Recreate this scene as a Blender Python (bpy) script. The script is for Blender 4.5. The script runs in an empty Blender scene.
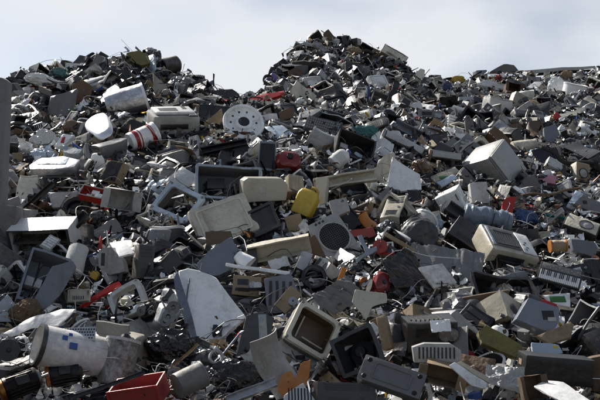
import bpy, bmesh, math, random
import numpy as np
from mathutils import Vector, Matrix, noise
from bisect import bisect

SC = bpy.context.scene
COL = SC.collection
rad = math.radians
RND = random.Random(7)

# ------------------------------------------------------------------ camera, sky, sun, exposure
FOC = 824.0                      # focal length in units of a 600 px wide picture
CAMZ, PITCH = 1.7, rad(6.0)
cam = bpy.data.cameras.new("camera")
cam.sensor_width = 36.0
cam.angle = 2 * math.atan(300 / FOC)
cam.clip_start, cam.clip_end = 0.05, 6000
cam_o = bpy.data.objects.new("camera", cam)
COL.objects.link(cam_o)
cam_o.location = (0, 0, CAMZ)
cam_o.rotation_euler = (math.pi / 2 + PITCH, 0, 0)
SC.camera = cam_o

SUN_EL, SUN_AZ = rad(43), rad(-42)          # azimuth from +Y, negative = towards -X
TO_SUN = Vector((math.sin(SUN_AZ) * math.cos(SUN_EL), math.cos(SUN_AZ) * math.cos(SUN_EL), math.sin(SUN_EL)))
W = bpy.data.worlds.new("World")
SC.world = W
W.use_nodes = True
nt = W.node_tree
nt.nodes.clear()
sky = nt.nodes.new("ShaderNodeTexSky")
sky.sky_type = 'NISHITA'
sky.sun_disc = False
sky.sun_elevation = SUN_EL
sky.sun_rotation = SUN_AZ
sky.air_density, sky.dust_density, sky.ozone_density = 1.0, 1.2, 1.0
tc = nt.nodes.new("ShaderNodeTexCoord")
mp = nt.nodes.new("ShaderNodeMapping")
mp.inputs['Scale'].default_value = (2.4, 2.4, 4.6)
mp.inputs['Location'].default_value = (0.35, 0.2, 0.15)
cn = nt.nodes.new("ShaderNodeTexNoise")
cn.inputs['Scale'].default_value = 1.7
cn.inputs['Detail'].default_value = 4
cn.inputs['Roughness'].default_value = 0.42
cr = nt.nodes.new("ShaderNodeValToRGB")
cr.color_ramp.elements[0].position = 0.40
cr.color_ramp.elements[0].color = (0.25, 0.25, 0.25, 1)
cr.color_ramp.elements[1].position = 0.64
cr.color_ramp.elements[1].color = (.9, .9, .9, 1)
cm = nt.nodes.new("ShaderNodeMixRGB")
cm.inputs[2].default_value = (7.9, 8.15, 8.5, 1)
bg = nt.nodes.new("ShaderNodeBackground")
bg.inputs['Strength'].default_value = 0.069
wo = nt.nodes.new("ShaderNodeOutputWorld")
L = nt.links.new
L(tc.outputs['Generated'], mp.inputs['Vector'])
L(mp.outputs[0], cn.inputs['Vector'])
L(cn.outputs['Fac'], cr.inputs[0])
sx = nt.nodes.new("ShaderNodeSeparateXYZ")
L(tc.outputs['Generated'], sx.inputs[0])
cy = nt.nodes.new("ShaderNodeMapRange")          # the cloud bank stands on the sun's side of the sky, clear blue behind
cy.interpolation_type = 'SMOOTHSTEP'
cy.inputs['From Min'].default_value = 0.05
cy.inputs['From Max'].default_value = 0.75
cy.inputs['To Min'].default_value = 0.12
L(sx.outputs['Y'], cy.inputs['Value'])
cf = nt.nodes.new("ShaderNodeMath"); cf.operation = 'MULTIPLY'
L(cr.outputs[0], cf.inputs[0]); L(cy.outputs[0], cf.inputs[1])
L(cf.outputs[0], cm.inputs[0])
hs = nt.nodes.new("ShaderNodeHueSaturation")      # hazy, pale sky
hs.inputs['Saturation'].default_value = 0.75
L(sky.outputs[0], hs.inputs['Color'])
L(hs.outputs[0], cm.inputs[1])
L(cm.outputs[0], bg.inputs['Color'])
L(bg.outputs[0], wo.inputs['Surface'])

sl = bpy.data.lights.new("sun", 'SUN')
sl.energy = 5.0
sl.angle = rad(0.5)
sl.color = (1.0, 0.95, 0.87)
so = bpy.data.objects.new("sun", sl)
COL.objects.link(so)
so.location = TO_SUN * 60
so.rotation_euler = (-TO_SUN).to_track_quat('-Z', 'Y').to_euler()

SC.view_settings.view_transform = 'Standard'
SC.view_settings.look = 'None'
SC.view_settings.exposure = 0.62
SC.view_settings.gamma = 1.0
SC.view_settings.use_curve_mapping = False

# ------------------------------------------------------------------ materials
CP = dict(white=(.85, .85, .83), cream=(.62, .58, .47), beige=(.43, .39, .3), pale_grey=(.47, .47, .455), crimson=(.52, .028, .036),
          grey=(.17, .17, .17), dark_grey=(.035, .036, .038), black=(.01, .01, .011), blue_grey=(.17, .19, .225),
          pale_blue=(.42, .5, .58), steel_blue=(.19, .235, .3), brown=(.13, .075, .04), tan=(.3, .215, .125), rust=(.11, .055, .03),
          red=(.4, .022, .018), orange=(.5, .17, .02), yellow=(.52, .35, .035), olive=(.21, .185, .05),
          green=(.05, .15, .04), teal=(.05, .19, .19), blue=(.03, .075, .24), steel=(.5, .5, .5),
          silver=(.75, .76, .78), copper=(.5, .22, .1), pink=(.55, .25, .33), glass=(.012, .014, .016), maroon=(.15, .014, .014), purple=(.16, .1, .3))
WORDS = {k: k.replace('_', ' ') for k in CP}
FIN = dict(plastic=(.38, 0, .26, .12), paint=(.26, 0, .25, .1), metal=(.3, 1, .3, .15), brushed=(.42, .9, .45, .2), cloth=(.9, 0, .3, .5),
           film=(.22, .0, .12, .3), foil=(.2, .95, .1, .3), gloss=(.1, 0, .08, .02), wood=(.65, 0, .3, .25), card=(.85, 0, .35, .15),
           rubber=(.75, 0, .3, .2), mirror=(.4, 1, .04, .0))
_M = {}

def mat(col, fin='plastic'):
    key = col + '_' + fin
    if key in _M:
        return _M[key]
    rough, metal, dirt, bump = FIN[fin]
    m = bpy.data.materials.new(key)
    m.use_nodes = True
    t = m.node_tree
    N, Lk = t.nodes.new, t.links.new
    b = t.nodes['Principled BSDF']
    c = CP[col]
    if sum(c) / 3 < .08 and fin != 'gloss': dirt = dirt * .22
    tcn = N("ShaderNodeTexCoord")
    oi = N("ShaderNodeObjectInfo")
    off = N("ShaderNodeVectorMath"); off.operation = 'ADD'
    Lk(tcn.outputs['Object'], off.inputs[0])
    sc_ = N("ShaderNodeMath"); sc_.operation = 'MULTIPLY'; sc_.inputs[1].default_value = 37.0
    Lk(oi.outputs['Random'], sc_.inputs[0]); Lk(sc_.outputs[0], off.inputs[1])
    # grime in patches
    n1 = N("ShaderNodeTexNoise"); n1.inputs['Scale'].default_value = 5.0; n1.inputs['Detail'].default_value = 9; n1.inputs['Roughness'].default_value = .68
    Lk(off.outputs[0], n1.inputs['Vector'])
    r1 = N("ShaderNodeValToRGB"); r1.color_ramp.elements[0].position = .44; r1.color_ramp.elements[1].position = .64
    r1.color_ramp.elements[1].color = (min(.9, dirt * 1.9),) * 3 + (1,)
    r1.color_ramp.elements[0].color = (dirt * .25,) * 3 + (1,)
    n1b = N("ShaderNodeTexNoise"); n1b.inputs['Scale'].default_value = 38.0; n1b.inputs['Detail'].default_value = 5; n1b.inputs['Roughness'].default_value = .75
    Lk(off.outputs[0], n1b.inputs['Vector'])
    av = N("ShaderNodeMath"); av.operation = 'MULTIPLY_ADD'; av.inputs[1].default_value = .62; rj = N("ShaderNodeMath"); rj.operation = 'MULTIPLY_ADD'; rj.inputs[1].default_value = .2; rj.inputs[2].default_value = -.1; fr_ = N("ShaderNodeMath"); fr_.operation = 'FRACT'; f2 = N("ShaderNodeMath"); f2.operation = 'MULTIPLY'; f2.inputs[1].default_value = 17.3; Lk(oi.outputs['Random'], f2.inputs[0]); Lk(f2.outputs[0], fr_.inputs[0]); Lk(fr_.outputs[0], rj.inputs[0]); aw = N("ShaderNodeMath")
    hb = N("ShaderNodeMath"); hb.operation = 'MULTIPLY'; hb.inputs[1].default_value = .38
    Lk(n1b.outputs['Fac'], hb.inputs[0]); Lk(n1.outputs['Fac'], av.inputs[0]); Lk(hb.outputs[0], av.inputs[2])
    Lk(av.outputs[0], aw.inputs[0]); Lk(rj.outputs[0], aw.inputs[1]); Lk(aw.outputs[0], r1.inputs[0])
    # scratches / streaks
    m2 = N("ShaderNodeMapping"); m2.inputs['Scale'].default_value = (55, 55, 4); m2.inputs['Rotation'].default_value = (0, .25, .3)
    Lk(off.outputs[0], m2.inputs['Vector'])
    n2 = N("ShaderNodeTexNoise"); n2.inputs['Scale'].default_value = 1.0; n2.inputs['Detail'].default_value = 4
    Lk(m2.outputs[0], n2.inputs['Vector'])
    r2 = N("ShaderNodeValToRGB"); r2.color_ramp.elements[0].position = .6; r2.color_ramp.elements[1].position = .75
    r2.color_ramp.elements[1].color = (.55,) * 3 + (1,)
    Lk(n2.outputs['Fac'], r2.inputs[0])
    if fin == 'wood':
        m2.inputs['Scale'].default_value = (3, 40, 40)
    # per copy brightness
    mr = N("ShaderNodeMapRange"); mr.inputs['To Min'].default_value = .72; mr.inputs['To Max'].default_value = 1.18
    Lk(oi.outputs['Random'], mr.inputs['Value'])
    hv = N("ShaderNodeHueSaturation"); hv.inputs['Color'].default_value = (*c, 1)
    Lk(mr.outputs[0], hv.inputs['Value'])
    mx1 = N("ShaderNodeMixRGB"); mx1.inputs[2].default_value = (.1, .078, .055, 1)
    Lk(r1.outputs[0], mx1.inputs[0]); Lk(hv.outputs[0], mx1.inputs[1])
    mx2 = N("ShaderNodeMixRGB")
    lum = sum(c) / 3
    mx2.inputs[2].default_value = (.09, .088, .083, 1) if lum < .15 else (c[0] * .42, c[1] * .42, c[2] * .42, 1)
    mm = N("ShaderNodeMath"); mm.operation = 'MULTIPLY'; mm.inputs[1].default_value = .45
    Lk(r2.outputs[0], mm.inputs[0]); Lk(mm.outputs[0], mx2.inputs[0]); Lk(mx1.outputs[0], mx2.inputs[1])
    out = mx2.outputs[0]
    if fin in ('paint', 'brushed', 'plastic', 'metal'):          # rust and dirty-water runs, stronger on some copies
        m4 = N("ShaderNodeMapping"); m4.inputs['Scale'].default_value = (16, 16, 1.6); Lk(off.outputs[0], m4.inputs['Vector'])
        n4 = N("ShaderNodeTexNoise"); n4.inputs['Scale'].default_value = 1.0; n4.inputs['Detail'].default_value = 6; n4.inputs['Roughness'].default_value = .65; Lk(m4.outputs[0], n4.inputs['Vector'])
        r4 = N("ShaderNodeValToRGB"); r4.color_ramp.elements[0].position = .56; r4.color_ramp.elements[1].position = .72; r4.color_ramp.elements[1].color = (.75,) * 3 + (1,); Lk(n4.outputs['Fac'], r4.inputs[0])
        g4 = N("ShaderNodeMath"); g4.operation = 'MULTIPLY'; Lk(r4.outputs[0], g4.inputs[0]); Lk(fr_.outputs[0], g4.inputs[1])
        mx4 = N("ShaderNodeMixRGB"); mx4.inputs[2].default_value = (.12, .062, .03, 1) if fin != 'plastic' else (.1, .08, .055, 1)
        Lk(g4.outputs[0], mx4.inputs[0]); Lk(out, mx4.inputs[1]); out = mx4.outputs[0]
    Lk(out, b.inputs['Base Color'])
    b.inputs['Metallic'].default_value = metal
    ra = N("ShaderNodeMapRange"); ra.inputs['To Min'].default_value = rough; ra.inputs['To Max'].default_value = min(1, rough + .4)
    Lk(r1.outputs[0], ra.inputs['Value']); Lk(ra.outputs[0], b.inputs['Roughness'])
    if bump:
        n3 = N("ShaderNodeTexNoise"); n3.inputs['Scale'].default_value = 26 if fin not in ('film', 'foil') else 14
        n3.inputs['Detail'].default_value = 6
        Lk(off.outputs[0], n3.inputs['Vector'])
        bp = N("ShaderNodeBump"); bp.inputs['Strength'].default_value = bump * 1.6; bp.inputs['Distance'].default_value = .02
        Lk(n3.outputs['Fac'], bp.inputs['Height']); Lk(bp.outputs[0], b.inputs['Normal'])
    _M[key] = m
    return m

# ------------------------------------------------------------------ mesh helpers
def cube(bm, c, s, bev=0.0, seg=2):
    r = bmesh.ops.create_cube(bm, size=1, matrix=Matrix.Translation(c) @ Matrix.Diagonal((max(s[0], 1e-4), max(s[1], 1e-4), max(s[2], 1e-4), 1)))
    if bev > 0:
        es = list(dict.fromkeys(e for v in r['verts'] for e in v.link_edges))
        bmesh.ops.bevel(bm, geom=es, offset=min(bev, min(s) * .42), segments=seg, profile=.5, affect='EDGES')

def rloop(w, h, r, k):
    r = max(1e-4, min(r, w / 2, h / 2))
    out = []
    for cx, cz, a0 in ((w / 2 - r, h / 2 - r, 0), (-w / 2 + r, h / 2 - r, 90), (-w / 2 + r, -h / 2 + r, 180), (w / 2 - r, -h / 2 + r, 270)):
        for i in range(k + 1):
            a = rad(a0 + 90 * i / k)
            out.append((cx + r * math.cos(a), cz + r * math.sin(a)))
    return out

def axmap(ax, a, b, t):
    return (a, t, b) if ax == 'y' else ((a, b, t) if ax == 'z' else (t, a, b))

def loft(bm, secs, cap=(1, 1), ax='y', k=3, closed=False, off=(0, 0, 0)):
    """secs: (position, width, height, corner radius[, shift a, shift b])"""
    loops = []
    for s in secs:
        t, w, h, r = s[:4]
        oa, ob = (s[4], s[5]) if len(s) > 4 else (0, 0)
        loops.append([bm.verts.new(Vector(axmap(ax, a + oa, b + ob, t)) + Vector(off)) for a, b in rloop(w, h, r, k)])
    n = len(loops[0])
    rng = range(len(loops) if closed else len(loops) - 1)
    for i in rng:
        A, B = loops[i], loops[(i + 1) % len(loops)]
        for j in range(n):
            bm.faces.new((A[j], A[(j + 1) % n], B[(j + 1) % n], B[j]))
    if not closed:
        if cap[0]: bm.faces.new(loops[0][::-1])
        if cap[1]: bm.faces.new(loops[-1])

def lathe(bm, prof, ax='z', k=6, off=(0, 0, 0), cap=(1, 1), closed=False):
    loft(bm, [(t, 2 * r, 2 * r, r) for t, r in prof], cap, ax, k, closed, off)

def ring(bm, w, h, r, iw, ih, ir, y0, y1, k=3, ax='y', off=(0, 0, 0)):
    loft(bm, [(y0, w, h, r), (y1, w, h, r), (y1, iw, ih, ir), (y0, iw, ih, ir)], (0, 0), ax, k, True, off)

def slabs(bm, w, d, h, t, skip='', c=(0, 0, 0)):
    x, y, z = c
    if 'U' not in skip: cube(bm, (x, y, z + h / 2 - t / 2), (w, d, t))
    if 'D' not in skip: cube(bm, (x, y, z - h / 2 + t / 2), (w, d, t))
    if 'L' not in skip: cube(bm, (x - w / 2 + t / 2, y, z), (t, d, h - 2 * t))
    if 'R' not in skip: cube(bm, (x + w / 2 - t / 2, y, z), (t, d, h - 2 * t))
    if 'F' not in skip: cube(bm, (x, y - d / 2 + t / 2, z), (w - 2 * t, t, h - 2 * t))
    if 'B' not in skip: cube(bm, (x, y + d / 2 - t / 2, z), (w - 2 * t, t, h - 2 * t))

def tube(bm, pts, r, n=7, cap=True):
    pts = [Vector(p) for p in pts]
    prev = None
    loops = []
    for i, p in enumerate(pts):
        tdir = (pts[min(i + 1, len(pts) - 1)] - pts[max(i - 1, 0)]).normalized()
        if prev is None:
            a = tdir.orthogonal().normalized()
        else:
            a = (prev - tdir * prev.dot(tdir))
            a = a.normalized() if a.length > 1e-5 else tdir.orthogonal().normalized()
        prev = a
        b = tdir.cross(a)
        rr = r[i] if isinstance(r, (list, tuple)) else r
        loops.append([bm.verts.new(p + (a * math.cos(2 * math.pi * j / n) + b * math.sin(2 * math.pi * j / n)) * rr) for j in range(n)])
    for A, B in zip(loops, loops[1:]):
        for j in range(n):
            bm.faces.new((A[j], A[(j + 1) % n], B[(j + 1) % n], B[j]))
    if cap:
        bm.faces.new(loops[0][::-1]); bm.faces.new(loops[-1])

def smooth_path(pts, n=6):
    pts = [Vector(p) for p in pts]
    out = []
    for i in range(len(pts) - 1):
        p0, p1, p2, p3 = pts[max(i - 1, 0)], pts[i], pts[i + 1], pts[min(i + 2, len(pts) - 1)]
        for j in range(n):
            t = j / n
            out.append(.5 * ((2 * p1) + (p2 - p0) * t + (2 * p0 - 5 * p1 + 4 * p2 - p3) * t * t + (3 * p1 - p0 - 3 * p2 + p3) * t ** 3))
    out.append(pts[-1])
    return out

def grid_sheet(bm, w, h, nx, nz, t, fy):
    def layer(o):
        return [[bm.verts.new((w * (i / nx - .5), fy(w * (i / nx - .5), h * (j / nz - .5)) + o, h * (j / nz - .5))) for i in range(nx + 1)] for j in range(nz + 1)]
    A, B = layer(0), layer(t)
    for j in range(nz):
        for i in range(nx):
            bm.faces.new((A[j][i], A[j][i + 1], A[j + 1][i + 1], A[j + 1][i]))
            bm.faces.new((B[j][i], B[j + 1][i], B[j + 1][i + 1], B[j][i + 1]))
    for j in range(nz):
        bm.faces.new((A[j][0], A[j + 1][0], B[j + 1][0], B[j][0]))
        bm.faces.new((A[j][nx], B[j][nx], B[j + 1][nx], A[j + 1][nx]))
    for i in range(nx):
        bm.faces.new((A[0][i], B[0][i], B[0][i + 1], A[0][i + 1]))
        bm.faces.new((A[nz][i], A[nz][i + 1], B[nz][i + 1], B[nz][i]))

def nvec(p):                     # repeatable vector noise
    return Vector((noise.noise(p), noise.noise(p + Vector((31.4, 7.7, 2.3))), noise.noise(p + Vector((5.9, 41.2, 17.8)))))

def ridged(p):
    s, a = 0.0, 1.0
    for i in range(4):
        s += a * (1 - 2 * abs(noise.noise(p)))
        p = p * 2.03 + Vector((3.1, 1.7, 9.2))
        a *= .5
    return s

class Kit:
    """collects the meshes of one thing, built round its centre; local -Y is its front"""
    def __init__(s, name, w, d, h, seed=0, amp=0.0, frq=2.2, single=False, shear=0.0):
        s.name, s.w, s.d, s.h, s.seed, s.amp, s.single = name, w, d, h, seed, amp, single
        s.m = max(w, d, h)
        s.frq = frq / max(s.m, .05)
        s.sv = Vector((seed * 1.37 % 50, seed * 2.11 % 50, seed * .73 % 50))
        s.shear = shear
        s.objs, s.tint = [], []
        s.root = None
        if not single:
            s.root = bpy.data.objects.new(name, None)
            s.root.empty_display_size = .05
            COL.objects.link(s.root)

    def part(s, name, bm, m, parent=None, tint=None, ang=38, sub=True):
        if s.amp > 0 and sub:
            es = [e for e in bm.edges if e.calc_length() > .22 * s.m]
            if es:
                bmesh.ops.subdivide_edges(bm, edges=es, cuts=3, use_grid_fill=True)
        if s.amp > 0 or s.shear:
            for v in bm.verts:
                p = v.co.copy()
                if s.amp > 0:
                    v.co += s.amp * s.m * nvec(p * s.frq + s.sv)
                v.co.x += s.shear * p.z
        bmesh.ops.recalc_face_normals(bm, faces=bm.faces[:])
        bmesh.ops.translate(bm, verts=bm.verts[:], vec=(0, 0, s.h / 2))
        me = bpy.data.meshes.new(name)
        bm.to_mesh(me); bm.free()
        me.polygons.foreach_set('use_smooth', [True] * len(me.polygons))
        me.set_sharp_from_angle(angle=rad(ang))
        me.materials.append(m)
        o = bpy.data.objects.new(s.name if s.single and not s.objs else name, me)
        COL.objects.link(o)
        if s.single and not s.objs:
            s.root = o
        else:
            o.parent = parent or s.root
        s.objs.append(o)
        if tint:
            s.tint.append((o, tint))
        return o

def B():
    return bmesh.new()
# ------------------------------------------------------------------ builders of one thing each (k.w wide, k.d deep, k.h high)
def b_case(k, o):
    w, d, h = k.w, k.d, k.h
    m1, m2 = mat(o.get('col', 'beige'), o.get('fin', 'paint')), mat(o.get('c2', o.get('col', 'beige')))
    bm = B()
    if o.get('open'):
        slabs(bm, w, d, h, .012 * k.m + .004, 'R')
        k.part('casing', bm, m1, tint=1)
        bm = B(); cube(bm, (-.08 * w, -d * .26, h * .22), (w * .72, d * .34, h * .42), .004); k.part('drive_cage', bm, mat('steel', 'brushed'))
        bm = B(); cube(bm, (-.05 * w, d * .28, h * .27), (w * .74, d * .3, h * .3), .004); k.part('power_supply', bm, mat('grey', 'brushed'))
        bm = B(); cube(bm, (-w * .36, d * .12, -h * .12), (w * .04, d * .55, h * .58))
        for i in range(7):
            cube(bm, (-w * .29, d * (-.1 + .07 * i), h * (-.35 + .1 * (i * 3 % 5))), (w * .1, d * .05, h * .08))
        k.part('circuit_board', bm, mat('green' if k.seed % 2 else 'brown'))
        bm = B()
        for i in range(5):
            r = random.Random(k.seed * 9 + i)
            pts = [(w * r.uniform(-.2, .5), d * r.uniform(-.4, .4), h * r.uniform(-.45, .4)) for _ in range(4)]
            tube(bm, smooth_path(pts, 5), .006 + .01 * w, 5)
        k.part('wiring', bm, mat(['grey', 'red', 'black', 'yellow'][k.seed % 4], 'rubber'))
    else:
        cube(bm, (0, 0, 0), (w, d, h), .012 * k.m)
        k.part('casing', bm, m1, tint=1)
    if not o.get('noface'):
        bm = B(); cube(bm, (0, -d / 2 - .02 * h, 0), (w * 1.0, .05 * h, h * 1.0), .015 * h, 3)
        f = k.part('front_cover', bm, m2, tint=1)
        bm = B()
        for i in range(o.get('bays', 3)):
            cube(bm, (0, -d / 2 - .047 * h, h * (.4 - .11 * i)), (w * .78, .012 * h, h * .085), .004)
        k.part('drive_bay', bm, mat(o.get('c3', 'dark_grey')))
        bm = B(); lathe(bm, [(-d / 2 - .06 * h, .03 * h), (-d / 2 - .03 * h, .035 * h)], 'y', 4, (w * .22, 0, -h * .05)); k.part('power_button', bm, mat('grey'), f)
        bm = B()
        for i in range(6):
            cube(bm, (0, -d / 2 - .046 * h, -h * (.2 + .04 * i)), (w * .6, .01 * h, h * .016))
        k.part('vent', bm, mat('black'), f)
    bm = B(); cube(bm, (-w / 2 - .001, d * .1, h * .15), (.003, d * .3, h * .2)); k.part('sticker', bm, mat('white' if k.seed % 2 else 'tan', 'card'))

def b_crt(k, o):
    w, d, h = k.w, k.d, k.h
    m1 = mat(o.get('col', 'beige'))
    bz = o.get('bez', .09)
    iw, ih = w - 2 * bz * h, h - 2.2 * bz * h
    bm = B(); ring(bm, w, h, .06 * h, iw, ih, .05 * h, -d / 2, -d / 2 + .12 * d)
    k.part('bezel', bm, mat(o.get('c2', o.get('col', 'beige'))), tint=1)
    bm = B()
    y0 = -d / 2 + .121 * d
    loft(bm, [(y0, w * .985, h * .985, .06 * h), (y0 + .2 * d, w * .95, h * .95, .06 * h), (y0 + .32 * d, w * .8, h * .82, .06 * h), (y0 + .6 * d, w * .62, h * .64, .06 * h, 0, -.03 * h),
              (d / 2, w * .56, h * .56, .05 * h, 0, -.04 * h)], (0, 1))
    sh = k.part('shell', bm, m1, tint=1)
    if o.get('hollow'):
        bm = B(); lathe(bm, [(-d * .1, .12 * h), (.1 * d, .14 * h), (.16 * d, .3 * h)], 'y', 4, cap=(1, 0)); k.part('tube_neck', bm, mat('black', 'rubber'))
        bm = B(); cube(bm, (0, d * .1, -.36 * h), (w * .6, d * .4, h * .02)); 
        for i in range(6): cube(bm, (w * (-.25 + .1 * i), d * (.02 + .03 * (i % 3)), -.32 * h), (w * .06, d * .08, h * .07))
        k.part('circuit_board', bm, mat('tan'))
    else:
        bm = B()
        loft(bm, [(-d / 2 + .035 * d, iw * .5, ih * .5, .05 * h), (-d / 2 + .045 * d, iw * .82, ih * .82, .05 * h), (-d / 2 + .07 * d, iw * 1.01, ih * 1.01, .05 * h)], (1, 0))
        k.part('screen', bm, mat('glass', 'gloss'))
    bm = B()
    for i in range(9):
        cube(bm, (0, y0 + (.34 + .024 * i) * d, h * (.415 - .0085 * i)), (w * .45, .01 * d, .012 * h))
    k.part('vent', bm, mat('black'), sh)
    bm = B()
    for i in range(4):
        cube(bm, (w * (.18 + .06 * i), -d / 2 - .004 * h, -h / 2 + bz * h * .6), (.03 * w, .012 * h, .03 * h), .002)
    k.part('button', bm, mat('grey'))

def b_bezel(k, o):
    w, d, h = k.w, k.d, k.h
    f = o.get('bar', .11) * min(w, h)
    bm = B(); ring(bm, w, h, .12 * min(w, h), w - 2 * f, h - 2 * f, .1 * min(w, h), -d / 2, -d / 2 + d * .22, 4)
    k.part('rim', bm, mat(o.get('col', 'cream')), tint=1)
    bm = B(); loft(bm, [(-d / 2 + d * .221, w * .985, h * .985, .11 * h), (d / 2, w * .9, h * .9, .1 * h), (d / 2, w * .86, h * .86, .1 * h), (-d / 2 + d * .221, w * .93, h * .93, .1 * h)], (0, 0), 'y', 4, True)
    k.part('shell', bm, mat(o.get('c2', o.get('col', 'cream'))), tint=1)
    if o.get('closed'):
        bm = B(); loft(bm, [(-d * .2, w * .92, h * .92, .1 * h), (d * .42, w * .84, h * .84, .1 * h)], (0, 1), 'y', 4); k.part('inner_tub', bm, mat(o['closed']))
        bm = B(); cube(bm, (w * .12, d * .05, -h * .22), (w * .5, d * .5, h * .03)); cube(bm, (-w * .25, d * .1, 0), (w * .03, d * .4, h * .55)); k.part('inner_board', bm, mat('beige', 'wood'))
    if o.get('pane'):
        bm = B(); loft(bm, [(-d * .32, w * .3, h * .3, .1 * h), (-d * .27, w * .8, h * .8, .1 * h), (-d * .24, w - 2.02 * f, h - 2.02 * f, .1 * h)], (1, 0), 'y', 4); k.part('pane', bm, mat('glass', 'gloss'))
    for sx in (-1, 1):
        for sz in (-1, 1):
            bm = B(); lathe(bm, [(-d * .5 - .015 * w, .03 * w), (-d * .4, .035 * w)], 'y', 3, (sx * (w / 2 - f * .5), 0, sz * (h / 2 - f * .5)))
            k.part('screw_post', bm, mat('grey'))

def b_printer(k, o):
    w, d, h = k.w, k.d, k.h
    c, c2 = o.get('col', 'beige'), o.get('c2', 'grey')
    bm = B(); loft(bm, [(-h / 2, w * .96, d * .96, .05 * d), (-h * .42, w, d, .06 * d), (h * .3, w, d, .06 * d), (h * .36, w * .96, d * .95, .06 * d)], ax='z')
    k.part('casing', bm, mat(c), tint=1)
    bm = B(); cube(bm, (0, .06 * d, h * .43), (w * .86, d * .72, h * .12), .05 * h); l = k.part('lid', bm, mat(o.get('c3', c)), tint=1)
    bm = B()
    if o.get('hatch'): cube(bm, (-.12 * w, .02 * d, h * .492), (w * .4, d * .3, h * .02)); cube(bm, (.26 * w, .2 * d, h * .492), (w * .1, d * .3, h * .02))
    else:
        for i in range(8): cube(bm, (w * (-.3 + .075 * i), .06 * d, h * .495), (w * .03, d * .55, h * .02))
    k.part('ribs' if not o.get('hatch') else 'hatch', bm, mat(c2), l)
    bm = B(); cube(bm, (-.06 * w, -d / 2 - .005 * d, -.02 * h), (w * .6, .03 * d, h * .2), .004); k.part('paper_slot', bm, mat('black'))
    bm = B(); slabs(bm, w * .66, d * .3, h * .12, .012 * w, 'UB', (-.06 * w, -d * .62, -.28 * h)); k.part('paper_tray', bm, mat(c2), tint=2)
    bm = B(); cube(bm, (w * .36, -d * .4, h * .38), (w * .2, d * .16, h * .06), .006); p = k.part('control_panel', bm, mat('dark_grey'))
    bm = B()
    for i in range(4): cube(bm, (w * (.3 + .04 * i), -d * .4, h * .415), (w * .02, d * .04, h * .02))
    k.part('button', bm, mat('pale_grey'), p)

def b_cabinet(k, o):
    w, d, h = k.w, k.d, k.h
    m1 = mat(o.get('col', 'white'), o.get('fin', 'paint'))
    bm = B()
    if o.get('open'):
        slabs(bm, w, d, h, .02 * k.m, 'F'); k.part('shell', bm, m1, tint=1)
        bm = B(); cube(bm, (0, .05 * d, -.08 * h), (w * .93, d * .7, .015 * h)); k.part('shelf', bm, mat('steel', 'brushed'))
        bm = B(); cube(bm, (w * .2, .1 * d, -.3 * h), (w * .35, d * .4, h * .3), .01); tube(bm, smooth_path([(-.3 * w, 0, -.4 * h), (-.1 * w, -.1 * d, -.1 * h), (.2 * w, .1 * d, -.1 * h), (.35 * w, 0, .3 * h)], 5), .015 * w, 6)
        k.part('motor_unit', bm, mat('dark_grey', 'brushed'))
        bm = B(); ring(bm, w * 1.01, h * 1.01, .02 * w, w * .93, h * .93, .02 * w, -d / 2 - .015 * w, -d / 2 - .001); k.part('rim', bm, mat(o.get('c2', 'pale_grey')))
    else:
        cube(bm, (0, 0, 0), (w, d, h), .012 * k.m); k.part('shell', bm, m1, tint=1)
        bm = B(); cube(bm, (0, -d / 2 - .02 * d, .05 * h), (w * .97, .04 * d, h * .86), .01 * k.m); dr = k.part('door', bm, mat(o.get('c2', o.get('col', 'white')), 'paint'), tint=1)
        bm = B(); tube(bm, [(w * .4, -d / 2 - .045 * d, .3 * h), (w * .4, -d / 2 - .1 * d, .27 * h), (w * .4, -d / 2 - .1 * d, .05 * h), (w * .4, -d / 2 - .045 * d, .02 * h)], .02 * w, 6); k.part('handle', bm, mat('dark_grey'), dr)
        bm = B(); cube(bm, (0, -d / 2 - .01 * d, -.44 * h), (w * .94, .02 * d, .08 * h)); k.part('kick_plate', bm, mat('grey'))
        bm = B()
        for i in range(5): cube(bm, (w / 2 + .004 * w, d * .1, -h * (.1 + .05 * i)), (.008 * w, d * .5, .018 * h))
        k.part('vent', bm, mat('black'))

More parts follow.
